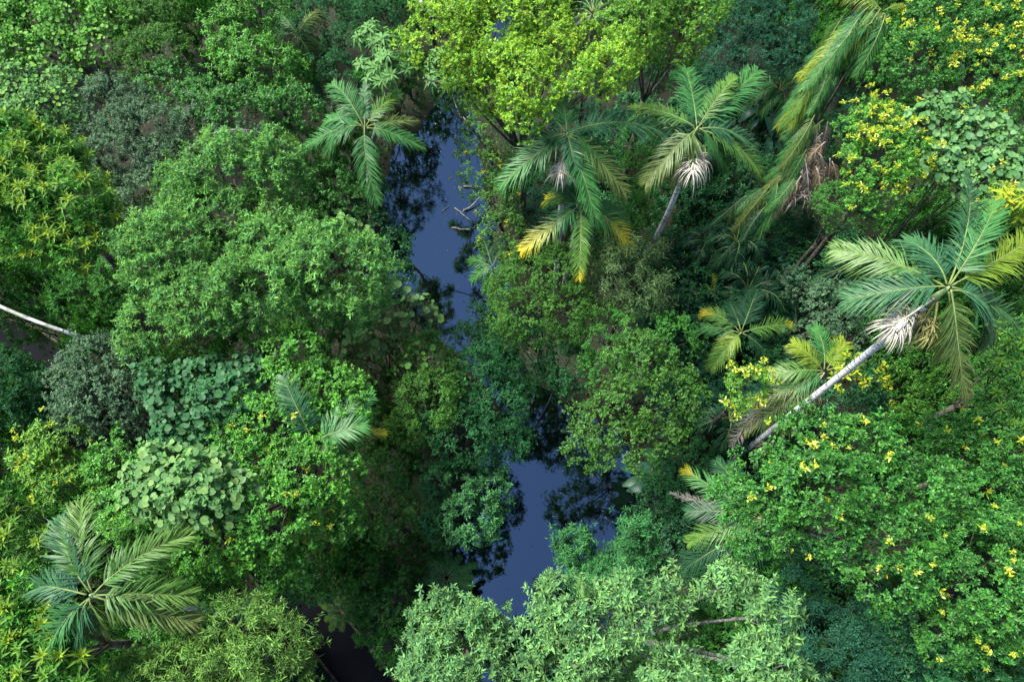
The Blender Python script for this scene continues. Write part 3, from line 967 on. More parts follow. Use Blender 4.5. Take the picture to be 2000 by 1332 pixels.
tree('broadleaf_tree', 'wide light green tree with small star-like leaf tufts left of the creek', 'tree', 12.5,
     [(450, 340, 95, 55), (540, 325, 45, 62), (330, 490, 80, 70), (425, 430, 85, 60), (555, 500, 95, 75), (650, 530, 95, 75), (400, 590, 85, 60),
      (300, 640, 50, 55, -1.5), (500, 570, 85, 55), (690, 590, 60, 45, -1), (370, 370, 55, 45, -.5), (620, 600, 60, 45, -.8)], 'lance', 'light', dens=1.15)
tree('broadleaf_tree', 'glossy mid green spreading tree with a palm growing up through it', 'tree', 11.5,
     [(575, 690, 55, 50), (630, 760, 75, 50), (690, 795, 40, 40), (550, 830, 90, 60), (610, 925, 85, 70), (520, 1010, 95, 65), (430, 1060, 90, 60),
      (640, 1005, 55, 50, -.8), (320, 1040, 85, 55), (260, 1000, 60, 50), (520, 1110, 60, 45, -.8), (480, 900, 70, 50), (370, 1110, 70, 45, -1), (240, 910, 60, 45, -.6)],
     'ovate', 'bright', dens=1.1, extra=spray(38, [(.32, .42, .03), (.24, .36, .03), (.40, .44, .06)], .13, where=[(600, 790, 40), (470, 850, 50), (620, 990, 70), (540, 930, 60), (450, 1070, 40), (590, 1020, 60)]))
tree('broadleaf_tree', 'yellow-leaved tree glowing brightest of all, standing above the creek', 'tree', 14.5,
     [(860, 75, 70, 55), (960, 55, 80, 60), (1050, 45, 65, 60), (920, 130, 50, 35, -.4), (1000, 140, 65, 50), (1040, 175, 55, 45), (1020, 235, 32, 32, -.5),
      (1190, 130, 48, 42), (1140, 165, 50, 30), (1215, 100, 35, 30), (905, 10, 60, 40), (970, 105, 60, 45, -1), (1085, 105, 45, 45, -.8), (1010, 200, 45, 40, -1), (1150, 95, 40, 40, -1.2), (955, 185, 45, 38, -2.2), (900, 165, 35, 30, -2)], 'ovate', 'yellow', dens=1.35, size=.85,
     extra=spray(40, [(.36, .48, .03), (.30, .46, .03), (.42, .52, .08)], .13, where=[(1060, 50, 60), (880, 60, 60), (1190, 165, 40)]))
tree('broadleaf_tree', 'lime green crown beside the yellow-leaved tree, with dull patches on its edge', 'tree', 13.0,
     [(1235, 45, 60, 55), (1330, 40, 65, 55), (1300, 95, 60, 45, -.4), (1260, 20, 60, 40), (1380, 20, 40, 40), (1240, 95, 30, 30, -.6), (1290, 60, 60, 45, -1)], 'ovate', 'lime', size=.85, dens=1.3)
tree('broadleaf_tree', 'deep green glossy tree dotted with yellow leaf sprays below the long pale trunk', 'tree', 12.8,
     [(1490, 960, 80, 60), (1590, 870, 75, 60), (1680, 880, 75, 50), (1600, 955, 80, 60), (1480, 1040, 60, 45, -.4), (1700, 960, 70, 55), (1740, 1060, 75, 55),
      (1740, 1130, 70, 55, -.5), (1800, 960, 55, 60, -1), (1800, 1070, 50, 50, -1), (1620, 1030, 60, 45, -.6)], 'ovate', 'green', dens=1.15,
     extra=spray(44, YEL, .12, where=[(1590, 860, 70), (1680, 900, 60), (1790, 1040, 50), (1530, 1050, 50), (1760, 1100, 50), (1620, 960, 60), (1500, 950, 50)]))
tree('broadleaf_tree', 'dense green dome with yellow and brown sprays along its lower rim', 'tree', 11.5,
     [(1910, 1090, 85, 80), (1960, 1170, 75, 70), (1870, 1160, 60, 60), (1985, 1060, 60, 60), (1960, 1250, 60, 45, -.8), (1850, 1240, 55, 45, -1.2)], 'ovate', 'green', dens=1.1,
     extra=spray(34, YEL, .135, where=[(1960, 1230, 40), (1890, 1215, 40), (1985, 1080, 50), (1840, 1200, 40)]))
tree('broadleaf_tree', 'dark green tree covered in dense bright yellow leaf clusters behind the climbing vine', 'tree', 11.0,
     [(1830, 55, 70, 50), (1930, 60, 75, 55), (1790, 125, 70, 55), (1900, 150, 80, 50), (1980, 130, 60, 60), (1830, 190, 60, 40, -.8), (1950, 205, 60, 40, -.8)], 'ovate', 'green', dens=1.1, size=.85,
     extra=spray(230, YEL, .165, where=[(1860, 40, 50), (1980, 50, 50), (1800, 50, 45), (1890, 100, 60), (1960, 80, 60), (1990, 170, 40)]))
tree('broadleaf_tree', 'rounded bush studded with yellow leaves on the near side of the round-leaved vine', 'tree', 11.5,
     [(1700, 250, 58, 45), (1720, 315, 60, 50), (1760, 290, 55, 50), (1710, 375, 45, 40, -.6), (1800, 330, 45, 40, -.5)], 'ovate', 'bright', dens=1.1, size=.8,
     extra=spray(130, YEL, .155, where=[(1700, 230, 40), (1720, 290, 50), (1770, 300, 40), (1720, 350, 40), (1750, 270, 40)]))
tree('broadleaf_tree', 'pale sage green tree with star-shaped leaf tufts and bare branches showing in a hollow', 'tree', 15.5,
     [(1110, 1176, 56, 48), (1150, 1225, 85, 55), (1235, 1180, 70, 50), (1262, 1228, 62, 48), (1415, 1142, 52, 26), (1512, 1205, 45, 52), (1110, 1300, 85, 45),
      (1312, 1320, 60, 34), (1485, 1302, 62, 38), (1325, 1142, 36, 26, -.5), (1060, 1240, 50, 40, -.7), (1520, 1320, 60, 45), (1230, 1330, 60, 30, -.8)], 'lance', 'pale', dens=1.2, size=1.05, bark=M_GREY)
tree('broadleaf_tree', 'smaller pale sage tree with tufted leaves standing by the sedges', 'tree', 13.5,
     [(875, 1215, 65, 45), (925, 1225, 50, 45), (880, 1280, 75, 50), (850, 1320, 65, 40), (930, 1310, 55, 45)], 'lance', 'pale', dens=1.2)
tree('broadleaf_tree', 'yellowish willow-leaved tree on the near side of the dark path', 'tree', 12.0,
     [(470, 1225, 70, 45), (530, 1255, 65, 55), (450, 1290, 80, 50), (545, 1312, 50, 42), (360, 1310, 75, 40, -.5), (280, 1320, 60, 35, -.8)], 'willow', 'willow', dens=1.15)
tree('broadleaf_tree', 'grey-green small-leaved tree below the leaning pale trunk', 'tree', 9.5,
     [(195, 715, 65, 50), (215, 775, 70, 55), (170, 800, 55, 50), (225, 830, 50, 40, -.5), (150, 740, 40, 40, -.5)], 'grey', 'grey', dens=1.1)
tree('broadleaf_tree', 'dull grey-green tree with a pale bent branch crossing its top', 'tree', 9.0,
     [(225, 205, 65, 42), (285, 260, 80, 50), (230, 305, 70, 50), (330, 320, 60, 45, -.4), (300, 395, 55, 45, -1), (400, 260, 70, 40, -.3), (470, 285, 50, 35, -.6)], 'grey', 'grey', dens=1.05)
tree('broadleaf_tree', 'flat-topped leafy green tree above the bent pale branch', 'tree', 8.5,
     [(400, 205, 60, 35), (475, 225, 70, 40), (560, 220, 65, 38), (610, 235, 35, 30, -.5), (340, 165, 55, 40, -.4)], 'ovate', 'green')
tree('broadleaf_tree', 'leafy mid green tree with drooping tufts beside the olive drooping palm', 'tree', 9.0,
     [(480, 70, 65, 50), (510, 125, 60, 42), (450, 120, 45, 40, -.5), (560, 150, 40, 40, -.8), (500, 30, 60, 35)], 'big', 'bright', size=.8)
tree('broadleaf_tree', 'dense dark green hedge-like tree behind the soft green creek palm', 'tree', 7.0,
     [(650, 55, 60, 50), (690, 105, 60, 50), (660, 160, 55, 45, -.4), (740, 40, 60, 45), (620, 15, 60, 40)], 'fine', 'deep', dens=1.1)
tree('broadleaf_tree', 'olive domed tree with tiny leaves on the right bank of the creek', 'tree', 8.5,
     [(1060, 550, 80, 60), (1010, 560, 50, 50, -.4), (1105, 605, 55, 50), (1030, 615, 70, 50), (1090, 520, 40, 40, -.5)], 'fine', 'olive', dens=1.15)
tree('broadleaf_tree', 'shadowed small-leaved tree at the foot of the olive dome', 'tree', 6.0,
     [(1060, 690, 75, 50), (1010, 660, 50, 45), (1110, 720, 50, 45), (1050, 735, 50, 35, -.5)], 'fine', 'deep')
tree('broadleaf_tree', 'olive green layered tree overhanging the wide pool', 'tree', 8.5,
     [(1250, 710, 65, 52), (1260, 785, 85, 50), (1185, 830, 65, 52, -.4), (1320, 770, 50, 50, -.2), (1160, 870, 50, 40, -1), (1230, 880, 50, 38, -.8), (1300, 830, 45, 40, -.8)], 'ovate', 'olive', size=.8, dens=1.1, base_px=(1330, 900))
tree('broadleaf_tree', 'mid green tree squeezed between the olive dome and the layered tree', 'tree', 7.2,
     [(1180, 660, 55, 55), (1310, 660, 45, 45), (1190, 720, 45, 45, -.4)], 'fine', 'green')
tree('broadleaf_tree', 'blue-green fine-leaved tree leaning over the narrow part of the creek', 'tree', 8.5,
     [(930, 730, 50, 40), (965, 790, 60, 55), (900, 850, 65, 50, -.2), (985, 860, 45, 45, -.6), (920, 790, 50, 50)], 'fine', 'deep', dens=1.2, size=1.1)
tree('broadleaf_tree', 'yellowish green tree hung with round vine leaves beside the blue-green tree', 'tree', 9.0,
     [(830, 720, 55, 60), (830, 790, 50, 55), (865, 760, 40, 50), (800, 830, 40, 40, -.6)], 'fine', 'olive', dens=1.15)
tree('broadleaf_tree', 'dark glossy large-leaved tree overhanging the left edge of the pool', 'tree', 7.0,
     [(895, 950, 62, 45), (925, 1005, 52, 50), (880, 1020, 50, 40, -.4), (955, 960, 35, 40, -.4), (850, 940, 30, 30, -.5)], 'big', 'sap', size=.72, dens=1.2)
tree('broadleaf_tree', 'added dark small tree standing in for dark reflections on the creek neck', 'tree', 5.0,
     [(945, 625, 38, 34), (975, 680, 42, 36), (915, 665, 28, 24, -.6)], 'fine', 'dark', base_px=(1050, 690))  # added crown imitates a dark reflection on the water
tree('broadleaf_tree', 'bushy olive tree in the gap left of the dark glossy tree', 'tree', 8.5,
     [(745, 930, 45, 45), (760, 985, 50, 42), (710, 990, 45, 40, -.4), (770, 1030, 35, 30, -.6)], 'ovate', 'olive', size=.8)
tree('bamboo', 'pale feathery bamboo-like plant with hanging narrow leaves beside the spotted trunk', 'bamboo', 8.5,
     [(1225, 505, 48, 40), (1200, 550, 50, 42), (1250, 575, 50, 42, -.4), (1260, 490, 25, 25, -.3)], 'bamboo', 'bamboo', dens=1.1)
tree('broadleaf_tree', 'dusky teal tree with fine foliage in front of the rattan curtain', 'tree', 8.0,
     [(1450, 50, 65, 55), (1515, 45, 60, 55), (1480, 110, 55, 40, -.4), (1420, 110, 40, 40, -.8), (1540, 110, 35, 45, -.6)], 'needle', 'teal', dens=1.1)
tree('conifer_sapling', 'slender pointed sapling of fine green leaves at the pool margin, the taller of two', 'sapling', 10.0,
     [(1243, 1022, 16, 22, 1.6), (1243, 1048, 24, 24, .9), (1240, 1080, 36, 32, .2), (1220, 1112, 48, 36, -.3), (1262, 1125, 42, 36, -.5), (1190, 1130, 35, 30, -.6)], 'needle', 'sap', dens=2.0, size=1.15)
tree('conifer_sapling', 'shorter blunt sapling of fine blue-green leaves touching the pool', 'sapling', 9.0,
     [(1118, 1060, 26, 28, .6), (1125, 1095, 35, 35), (1150, 1130, 35, 30, -.4)], 'needle', 'sap', dens=1.6, size=1.15)
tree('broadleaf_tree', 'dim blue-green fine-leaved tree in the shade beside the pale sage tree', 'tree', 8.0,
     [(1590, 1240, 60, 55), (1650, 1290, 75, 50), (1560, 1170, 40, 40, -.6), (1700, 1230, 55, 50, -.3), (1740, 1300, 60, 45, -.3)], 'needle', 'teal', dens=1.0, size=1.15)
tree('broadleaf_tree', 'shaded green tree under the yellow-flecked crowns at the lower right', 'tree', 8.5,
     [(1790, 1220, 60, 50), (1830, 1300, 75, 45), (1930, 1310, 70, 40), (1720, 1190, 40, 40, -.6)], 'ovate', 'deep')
tree('broadleaf_tree', 'green tree with scattered yellow tips to the right of the shadowy gap', 'tree', 10.0,
     [(1880, 900, 60, 50), (1950, 870, 60, 60), (1900, 970, 60, 50), (1970, 950, 50, 50), (1850, 850, 40, 35, -.6)], 'ovate', 'green',
     extra=spray(22, YEL, .15, where=[(1970, 880, 60), (1850, 840, 40)]))
tree('broadleaf_tree', 'low tree topped by one tight cluster of bright yellow leaves under the pale trunk', 'tree', 9.0,
     [(1675, 745, 42, 38), (1680, 790, 40, 38, -.4), (1640, 790, 35, 30, -.8)], 'ovate', 'deep', size=.9, extra=spray(20, YEL, .20, where=[(1680, 735, 22)]))
tree('broadleaf_tree', 'little bush with a yellow-green glowing head beside the clumping palm', 'bush', 8.5,
     [(1462, 750, 34, 32), (1440, 785, 18, 16, -.3)], 'ovate', 'lime', size=.9, dens=1.3, extra=spray(24, YEL, .16, where=[(1465, 735, 22)]))
tree('broadleaf_tree', 'small dark tree with tiny round leaves hanging under the yellow-studded bush', 'tree', 9.0,
     [(1640, 390, 40, 32), (1680, 415, 40, 30), (1620, 420, 30, 25, -.4)], 'fine', 'green', dens=1.2)
tree('broadleaf_tree', 'bluish shrub with pale flecks behind the low yellow-tipped palm', 'shrub', 6.5,
     [(1625, 600, 40, 45), (1600, 650, 45, 35, -.5), (1650, 640, 35, 35, -.5), (1560, 560, 35, 35, -.8)], 'grey', 'grey')
tree('broadleaf_tree', 'mid green shrub between the two tall palms above the bamboo-like plant', 'shrub', 7.5,
     [(1255, 280, 42, 45), (1250, 350, 45, 45, -.4), (1240, 410, 45, 40, -1), (1210, 450, 35, 35, -1.2)], 'fine', 'green')
tree('broadleaf_tree', 'olive shrub speckled with yellow leaves on the bank under the yellow-leaved tree', 'shrub', 7.0,
     [(950, 270, 48, 45), (940, 330, 45, 45, -.5), (970, 390, 45, 45, -.8), (980, 460, 45, 45, -1.0)], 'ovate', 'olive', size=.75, extra=spray(24, [(.42, .40, .05), (.36, .38, .04)], .12))
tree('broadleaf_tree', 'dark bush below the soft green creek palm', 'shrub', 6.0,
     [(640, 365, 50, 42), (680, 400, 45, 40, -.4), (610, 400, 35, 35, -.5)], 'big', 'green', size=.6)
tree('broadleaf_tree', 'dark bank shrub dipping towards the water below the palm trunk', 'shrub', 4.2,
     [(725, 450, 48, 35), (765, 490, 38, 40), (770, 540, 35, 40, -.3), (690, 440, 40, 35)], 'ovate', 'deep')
tree('broadleaf_tree', 'shaded bush beside the leaning pale trunk with soft green leaves', 'bush', 6.5,
     [(160, 580, 55, 38), (215, 600, 50, 40), (235, 550, 40, 35, .5), (120, 610, 40, 30, -.5)], 'lance', 'green')
tree('broadleaf_tree', 'yellow-green leafy tree with large leaves at the edge of the path gap', 'tree', 9.5,
     [(110, 860, 45, 40), (105, 915, 45, 38), (140, 950, 40, 35, -.5), (70, 900, 30, 35, -.5)], 'big', 'lime', size=.75, dens=1.2, extra=spray(14, [(.30, .42, .03), (.36, .46, .05)], .16))
tree('broadleaf_tree', 'bluish dark tree to the left of the grey-green small-leaved tree', 'tree', 7.0,
     [(40, 760, 55, 40), (50, 810, 55, 35, -.5), (110, 780, 30, 35, -.8), (20, 720, 40, 30)], 'lance', 'deep')
tree('broadleaf_tree', 'mossy dull green tree beyond the vine-draped slope', 'tree', 7.5,
     [(290, 60, 45, 50), (320, 110, 50, 45), (270, 120, 40, 40), (250, 20, 50, 35), (340, 30, 35, 40, -.6)], 'grey', 'olive')
tree('broadleaf_tree', 'mixed green shrub between the dark path and the tree fern', 'shrub', 5.5,
     [(690, 1080, 50, 38), (740, 1120, 55, 40), (705, 1160, 42, 38), (765, 1180, 45, 35), (665, 1110, 35, 32)], 'ovate', 'olive', size=.8)
tree('broadleaf_tree', 'leafy bush overhanging the right edge of the dark path', 'bush', 5.0,
     [(738, 1212, 40, 35), (775, 1255, 40, 35), (802, 1300, 32, 30), (805, 1215, 35, 30)], 'lance', 'green', size=.9)
tree('broadleaf_tree', 'rough dark shrub leaning over the far end of the dark path', 'shrub', 5.5,
     [(540, 1175, 32, 25), (560, 1205, 25, 22, -.4), (500, 1190, 30, 25)], 'grey', 'deep')
tree('broadleaf_tree', 'green bush with a bright edge beside the feathery plumed palm', 'bush', 10.5,
     [(405, 1165, 45, 35), (430, 1200, 35, 30), (300, 1270, 45, 35, -1.5)], 'ovate', 'bright')

# rosette trees
ROS = [rosette_mesh('leaf_rosette', 17, .34, .062, ((.27, .40, .030), (.065, .200, .030))) for _ in range(3)] + \
      [rosette_mesh('leaf_rosette', 15, .32, .060, ((.16, .33, .035), (.055, .175, .032))) for _ in range(3)]
rosette_tree('umbrella_tree', 'bright green domed tree of large spiky leaf rosettes at the left side', 'tree', 12.5,
             [(85, 320, 80, 65), (135, 400, 80, 70), (60, 440, 85, 70), (30, 270, 45, 40), (150, 480, 50, 45, -.8), (10, 360, 60, 60)], 230, ROS,
             ('lance', 'bright', .8, 1.2), spacing=.42)
rosette_tree('umbrella_tree', 'bright rosette-leaved tree beside the feathery plumed palm', 'tree', 13.4,
             [(40, 1155, 48, 42), (55, 1225, 65, 50), (85, 1290, 70, 45), (20, 1300, 60, 50), (130, 1330, 50, 30)], 170, ROS, ('lance', 'bright', .8, 1.2), spacing=.42)
rosette_tree('umbrella_tree', 'small rosette-leaved tree poking out above the feathery plumed palm', 'tree', 11.5,
             [(45, 1030, 38, 35), (20, 1075, 35, 35), (65, 1075, 32, 30, -.3), (10, 970, 25, 35)], 70, ROS, ('lance', 'olive', .7, 1.1), spacing=.42)
rosette_tree('umbrella_tree', 'rosette-leaved tree with spiky tufts under the tall pale-trunked palm', 'tree', 11.0,
             [(1960, 720, 40, 40), (1990, 790, 40, 45), (1940, 790, 30, 30, -.4), (1985, 660, 35, 35)], 60, ROS[3:], ('ovate', 'green', .9, 1.0), spacing=.5)

# palmate umbrella trees: each leaf a wheel of leaflets
WHEEL = [rosette_mesh('palmate_leaf', 13, .56, .10, ((.12, .27, .075), (.085, .23, .07)), spread=(70, 92), droop=.40) for _ in range(3)]
WHEELY = [rosette_mesh('palmate_leaf', 10, .42, .085, ((.36, .42, .03), (.24, .36, .03)), spread=(68, 95), droop=.4) for _ in range(3)]
rosette_tree('umbrella_tree', 'umbrella tree with drooping wheel-shaped leaves above the creek palm', 'tree', 10.5,
             [(735, 85, 28, 25), (770, 95, 25, 25), (735, 130, 28, 28), (772, 135, 28, 25), (750, 165, 28, 20, -.3), (715, 150, 22, 22, -.3)], 46, WHEEL,
             ('lance', 'green', .3, .8), spacing=.42, piece='palmate_leaf', bark=M_GREY, scale=(.8, 1.15))
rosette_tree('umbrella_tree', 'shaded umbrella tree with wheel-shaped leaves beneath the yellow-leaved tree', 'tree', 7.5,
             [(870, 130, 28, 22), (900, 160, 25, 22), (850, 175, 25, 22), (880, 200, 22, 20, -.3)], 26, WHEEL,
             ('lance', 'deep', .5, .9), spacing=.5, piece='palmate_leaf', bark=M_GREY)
rosette_tree('umbrella_tree', 'yellow-green umbrella plant with wheel leaves among the climbing vine', 'plant', 12.8,
             [(1945, 388, 25, 18), (1962, 412, 22, 18), (1930, 415, 18, 14, -.2), (1982, 395, 18, 18, -.2)], 34, WHEELY,
             ('lance', 'lime', .4, .8), spacing=.36, piece='palmate_leaf')

# vines with pickable round leaves
vine('round-leaved climbing vine draped over the bush beside the palm with the pale trunk', 12.2,
     [(1840, 235, 62, 40), (1900, 270, 62, 45), (1960, 300, 60, 50), (1930, 350, 60, 42, -.3), (1850, 320, 45, 40, -.2), (1990, 350, 40, 45)], 300, DISC['blue'], ('round', 'vine', .8, 1.1),
     size=(.7, 1.25), sp=.2, extra=spray(16, YEL, .16, where=[(1930, 340, 40), (1860, 280, 40)]))
vine('thick mat of soft green round vine leaves spread over the glossy spreading tree', 13.2,
     [(320, 920, 60, 42), (390, 935, 65, 45), (350, 980, 65, 40), (420, 985, 50, 38), (290, 975, 45, 35), (460, 960, 40, 35)], 300, DISC['soft'], ('round', 'vine', .9, 1.1), size=(.6, 1.1), sp=.2)
vine('dark mat of round vine leaves beside the grey-green small-leaved tree', 11.0,
     [(400, 740, 55, 42), (440, 785, 55, 50), (350, 790, 55, 48), (420, 850, 45, 38), (310, 745, 40, 40), (350, 850, 45, 40, -.3), (480, 740, 40, 40)], 300, DISC['deep'], ('round', 'vined', .9, 1.1), size=(.6, 1.1), sp=.22)
vine('shaggy vine-draped shrub spilling towards the creek below the wide light green tree', 8.0,
     [(770, 590, 48, 42), (815, 625, 40, 42), (760, 650, 50, 42), (720, 650, 45, 40, -.4), (700, 700, 45, 35, -.8), (820, 670, 35, 30, -.5)], 170, DISC['soft'], ('bamboo', 'bamboo', .8, .8), size=(.6, 1.3), sp=.3)
vine('vine clump of broad leaves at the right rim of the wide light green tree', 11.2,
     [(660, 455, 35, 30), (710, 480, 32, 30), (720, 530, 28, 30)], 110, DISC['soft'], ('big', 'bright', .9, .6), size=(.7, 1.3), sp=.26)
vine('slope of tangled vines with small leaves at the far left corner', 8.0,
     [(55, 35, 75, 50), (150, 40, 70, 50), (200, 95, 60, 45, -.3), (110, 105, 65, 40, -.4), (30, 100, 55, 35, -.5), (220, 40, 45, 45)], 300, DISC['lime'], ('round', 'bright', .9, .8), size=(.45, .9), sp=.28)
vine('vine blanket of overlapping leaves above the bright domed rosette tree', 8.5,
     [(45, 170, 60, 35), (100, 205, 60, 40), (60, 220, 55, 35), (130, 245, 35, 30, -.5), (130, 165, 40, 28)], 260, DISC['lime'], ('round', 'vine', .9, .9), size=(.45, .85), sp=.26)
vine('string of round leaves trailing across the shade in front of the dense yellow clusters', 10.0,
     [(1835, 170, 22, 10), (1870, 140, 22, 10, .2), (1905, 120, 22, 12, .4), (1930, 100, 20, 10, .5), (1925, 165, 25, 14), (1950, 150, 20, 12)], 40, DISC['blue'], None, size=(1.2, 1.8), sp=.4)
vine('patch of round vine leaves hanging on the yellowish green creekside tree', 9.6,
     [(815, 715, 25, 30), (830, 690, 20, 22), (845, 740, 22, 22)], 90, DISC['lime'], None, size=(.6, 1.1), sp=.26)

# ------------------------------------------------------------------ ferns, sedges, big-leaf plants
def radial(cx, cy, z, cnt, rpx, kind, dz=-.4, arch=.25, j=.15, **kw):
    out = []
    for k in range(cnt):
        a = 2 * math.pi * (k + rng.uniform(-.3, .3)) / cnt
        r = rpx * rng.uniform(1 - j, 1 + j)
        out.append((cx + r * math.cos(a), cy + r * math.sin(a) * .9, dz * rng.uniform(.6, 1.3), arch, kind, kw))
    return out
palm('bright tree fern with a wheel of lacy fronds near the foot of the pool', (872, 1128), 4.6, radial(872, 1125, 4.6, 13, 58, 'mid', n=44), leaf_len=.20, trunk_r=.09, width=.05,
     name='tree_fern', cat='fern', shaft=False, trunk_mat=M_BARK, sweep=(.3, .6), droop=.15, lift=.1)
FERN_SPOTS = [('fern with ladder-like fronds beside the dark path, the uppermost of the bank', 640, 1110, 'warm'),
              ('fern with ladder-like fronds at the middle of the path bank', 640, 1150, 'mid'),
              ('fern arching over the kerb of the dark path', 668, 1195, 'warm')]
for lab, fx, fy, kd in FERN_SPOTS:
    palm(lab, (fx, fy), 2.8, radial(fx, fy, 2.8, 9, 42, kd, n=26), leaf_len=.17, trunk_r=.05, width=.06, name='fern', cat='fern', shaft=False, trunk_mat=M_BARK, sweep=(.2, .5), droop=.15, lift=.1)
palm('strap-leaved pandanus-like plant in the gap between the yellow-leaved tree and the lime crown', (1158, 28), 10.0, radial(1158, 25, 10.0, 16, 52, 'dark', dz=-.7, n=14, leaf_len=.16), leaf_len=.16, trunk_r=.08,
     name='pandanus', cat='plant', shaft=False, trunk_mat=M_BARK, width=.05, sweep=(1.0, 1.2))
def sedge(label, cx, cy, z, n, ln, cols, group=None):
    b = P(cx, cy, z)
    q = dry_base(b[0], b[1], -.1)
    base = np.array([q[0], q[1], ground_z(q)[0]])
    root = thing('sedge_clump', label, 'sedge', base, group)
    th = rng.random(n) * 6.283
    el = rng.uniform(.25, 1.2, n)
    L = ln * rng.uniform(.6, 1.1, n)
    d = np.stack([np.cos(th) * np.sin(el), np.sin(th) * np.sin(el), np.cos(el)], -1)
    o = rng.normal(0, .09, (n, 3)) * [1, 1, 0]
    side = nrm(np.cross(d, [0, 0, 1.0])) * .017
    m1 = o + d * (L * .55)[:, None]
    e = m1 + (d * .5 + np.array([0, 0, -.35]) * np.sin(el)[:, None]) * (L * .8)[:, None]
    V = np.stack([o - side, o + side, m1 + side, m1 - side, e], 1).reshape(-1, 3)
    fi = np.arange(n)[:, None] * 5
    Fc = np.concatenate([fi + [[0, 1, 2]], fi + [[0, 2, 3]], fi + [[3, 2, 4]]])
    c = np.array(cols)[rng.integers(0, len(cols), n)] * rng.uniform(.7, 1.3, (n, 1))
    obj('blades', make_mesh('blades', V, Fc, M_LEAF, np.repeat(c, 5, 0)), root)
    mark(base + np.zeros((30, 3)) + [0, 0, .5])
for (x, y) in ((985, 1180), (960, 1205), (1010, 1215), (985, 1245), (1000, 1280), (955, 1160), (1040, 1200), (975, 1310), (1000, 1165), (1025, 1180), (970, 1185), (1005, 1195), (985, 1215), (1015, 1240), (945, 1180)):
    sedge('dark clump of long arching sedge blades growing on the pool margin', x, y, .4, 170, 1.35, [(.03, .08, .045), (.022, .06, .035), (.05, .11, .05)], 'sedge clumps at the foot of the pool')
# broad leaves in deep shade by the pool
def banana_leaf(c0, ln=1.3, wd=.5):
    k = 9
    t = np.linspace(0, 1, k)
    w = wd * .5 * np.sin(np.pi * (t * .93 + .05)) ** .7
    z = .35 * ln * (t - t * t) * 1.2 - .25 * ln * t * t
    Mid = np.stack([t * ln, 0 * t, z], -1)
    L = np.stack([t * ln, w, z + .28 * w], -1)
    R = np.stack([t * ln, -w, z + .28 * w], -1)
    V = np.concatenate([Mid, L, R])
    i = np.arange(k - 1)
    Q = np.concatenate([np.stack([i, i + 1, i + 1 + k, i + k], -1), np.stack([i + 2 * k, i + 1 + 2 * k, i + 1, i], -1)])
    return make_mesh('leaf', V, Q, M_GLOSS, np.tile(np.array(c0), (len(V), 1)), smooth=True)
BLADE = [banana_leaf((.022, .085, .055)), banana_leaf((.018, .07, .05), 1.1, .42), banana_leaf((.03, .10, .05), 1.2, .5)]
def broad_plant(label, cx, cy, z, n, sc):
    c = P(cx, cy, z)
    q = dry_base(c[0], c[1], .1)
    base = np.array([q[0], q[1], ground_z(q)[0]])
    root = thing('broad_leaved_plant', label, 'plant', base)
    parts = []
    for k in range(n):
        a = 2 * math.pi * (k + rng.uniform(-.25, .25)) / n
        s = np.array([math.cos(a) * .35, math.sin(a) * .35, z - base[2] + rng.uniform(-.3, .2)])
        parts.append(tube(bez([[0, 0, -.1], [s[0] * .3, s[1] * .3, s[2] * .7], s], 6), np.linspace(.03, .018, 6), 5))
        M = Matrix.Translation(Vector(s)) @ Matrix.Rotation(a, 4, 'Z') @ Matrix.Rotation(rng.uniform(-.2, .5), 4, 'Y') @ Matrix.Scale(sc * rng.uniform(.8, 1.15), 4)
        obj('leaf', BLADE[rng.integers(3)], root, M=M)
    V, ff = merge(parts)
    obj('stalk', make_mesh('stalk', V, ff, M_SHAFT, smooth=True), root)
broad_plant('plant with broad dark paddle leaves in the shade beside the pool', 1248, 930, 2.2, 7, 1.0)
broad_plant('plant with broad dark paddle leaves further into the shade behind the first', 1292, 945, 2.4, 6, .85)
broad_plant('dark fan-leaved plant under the rattan curtain by the silvery palm', 1490, 215, 4.5, 9, .8)
broad_plant('broad-leaved plant deep in the gap below the fanned upright fronds', 1500, 262, 3.5, 8, .8)

# ------------------------------------------------------------------ bare trunks, branches, driftwood
base = P(225, 690, .5)
base[2] = ground_z(base[:2])[0]
root = thing('leaning_tree', 'bare pale trunk leaning in an arc out of the frame above the dark path', 'tree', base)
pts = bez([base - [0, 0, .2], P(260, 680, 9.4), P(80, 645, 9.2), P(-40, 578, 8.8)], 20)
tr = obj('trunk', make_mesh('trunk', *(lambda v: (v[0] - base, v[1]))(tube(pts, np.linspace(.085, .06, 20) * (1 + rng.normal(0, .05, 20)), 9)), M_PALM, smooth=True), root)
lob = [(P(-110, 560, 8.4), np.array([1.3, 1.2, .9])), (P(-190, 530, 8.6), np.array([1.3, 1.2, .9])), (P(-150, 600, 8.0), np.array([1.1, 1.1, .8]))]
for lc, lr in lob:
    obj('limb', make_mesh('limb', *(lambda v: (v[0] - base, v[1]))(tube(bez([pts[-1], (pts[-1] + lc) / 2, lc], 6), np.linspace(.12, .04, 6), 6)), M_PALE, smooth=True), tr)
V, Fc, col, mat = foliage(lob, 'ovate', 'green')
obj('crown', make_mesh('crown', V - base, Fc, mat, col), root)

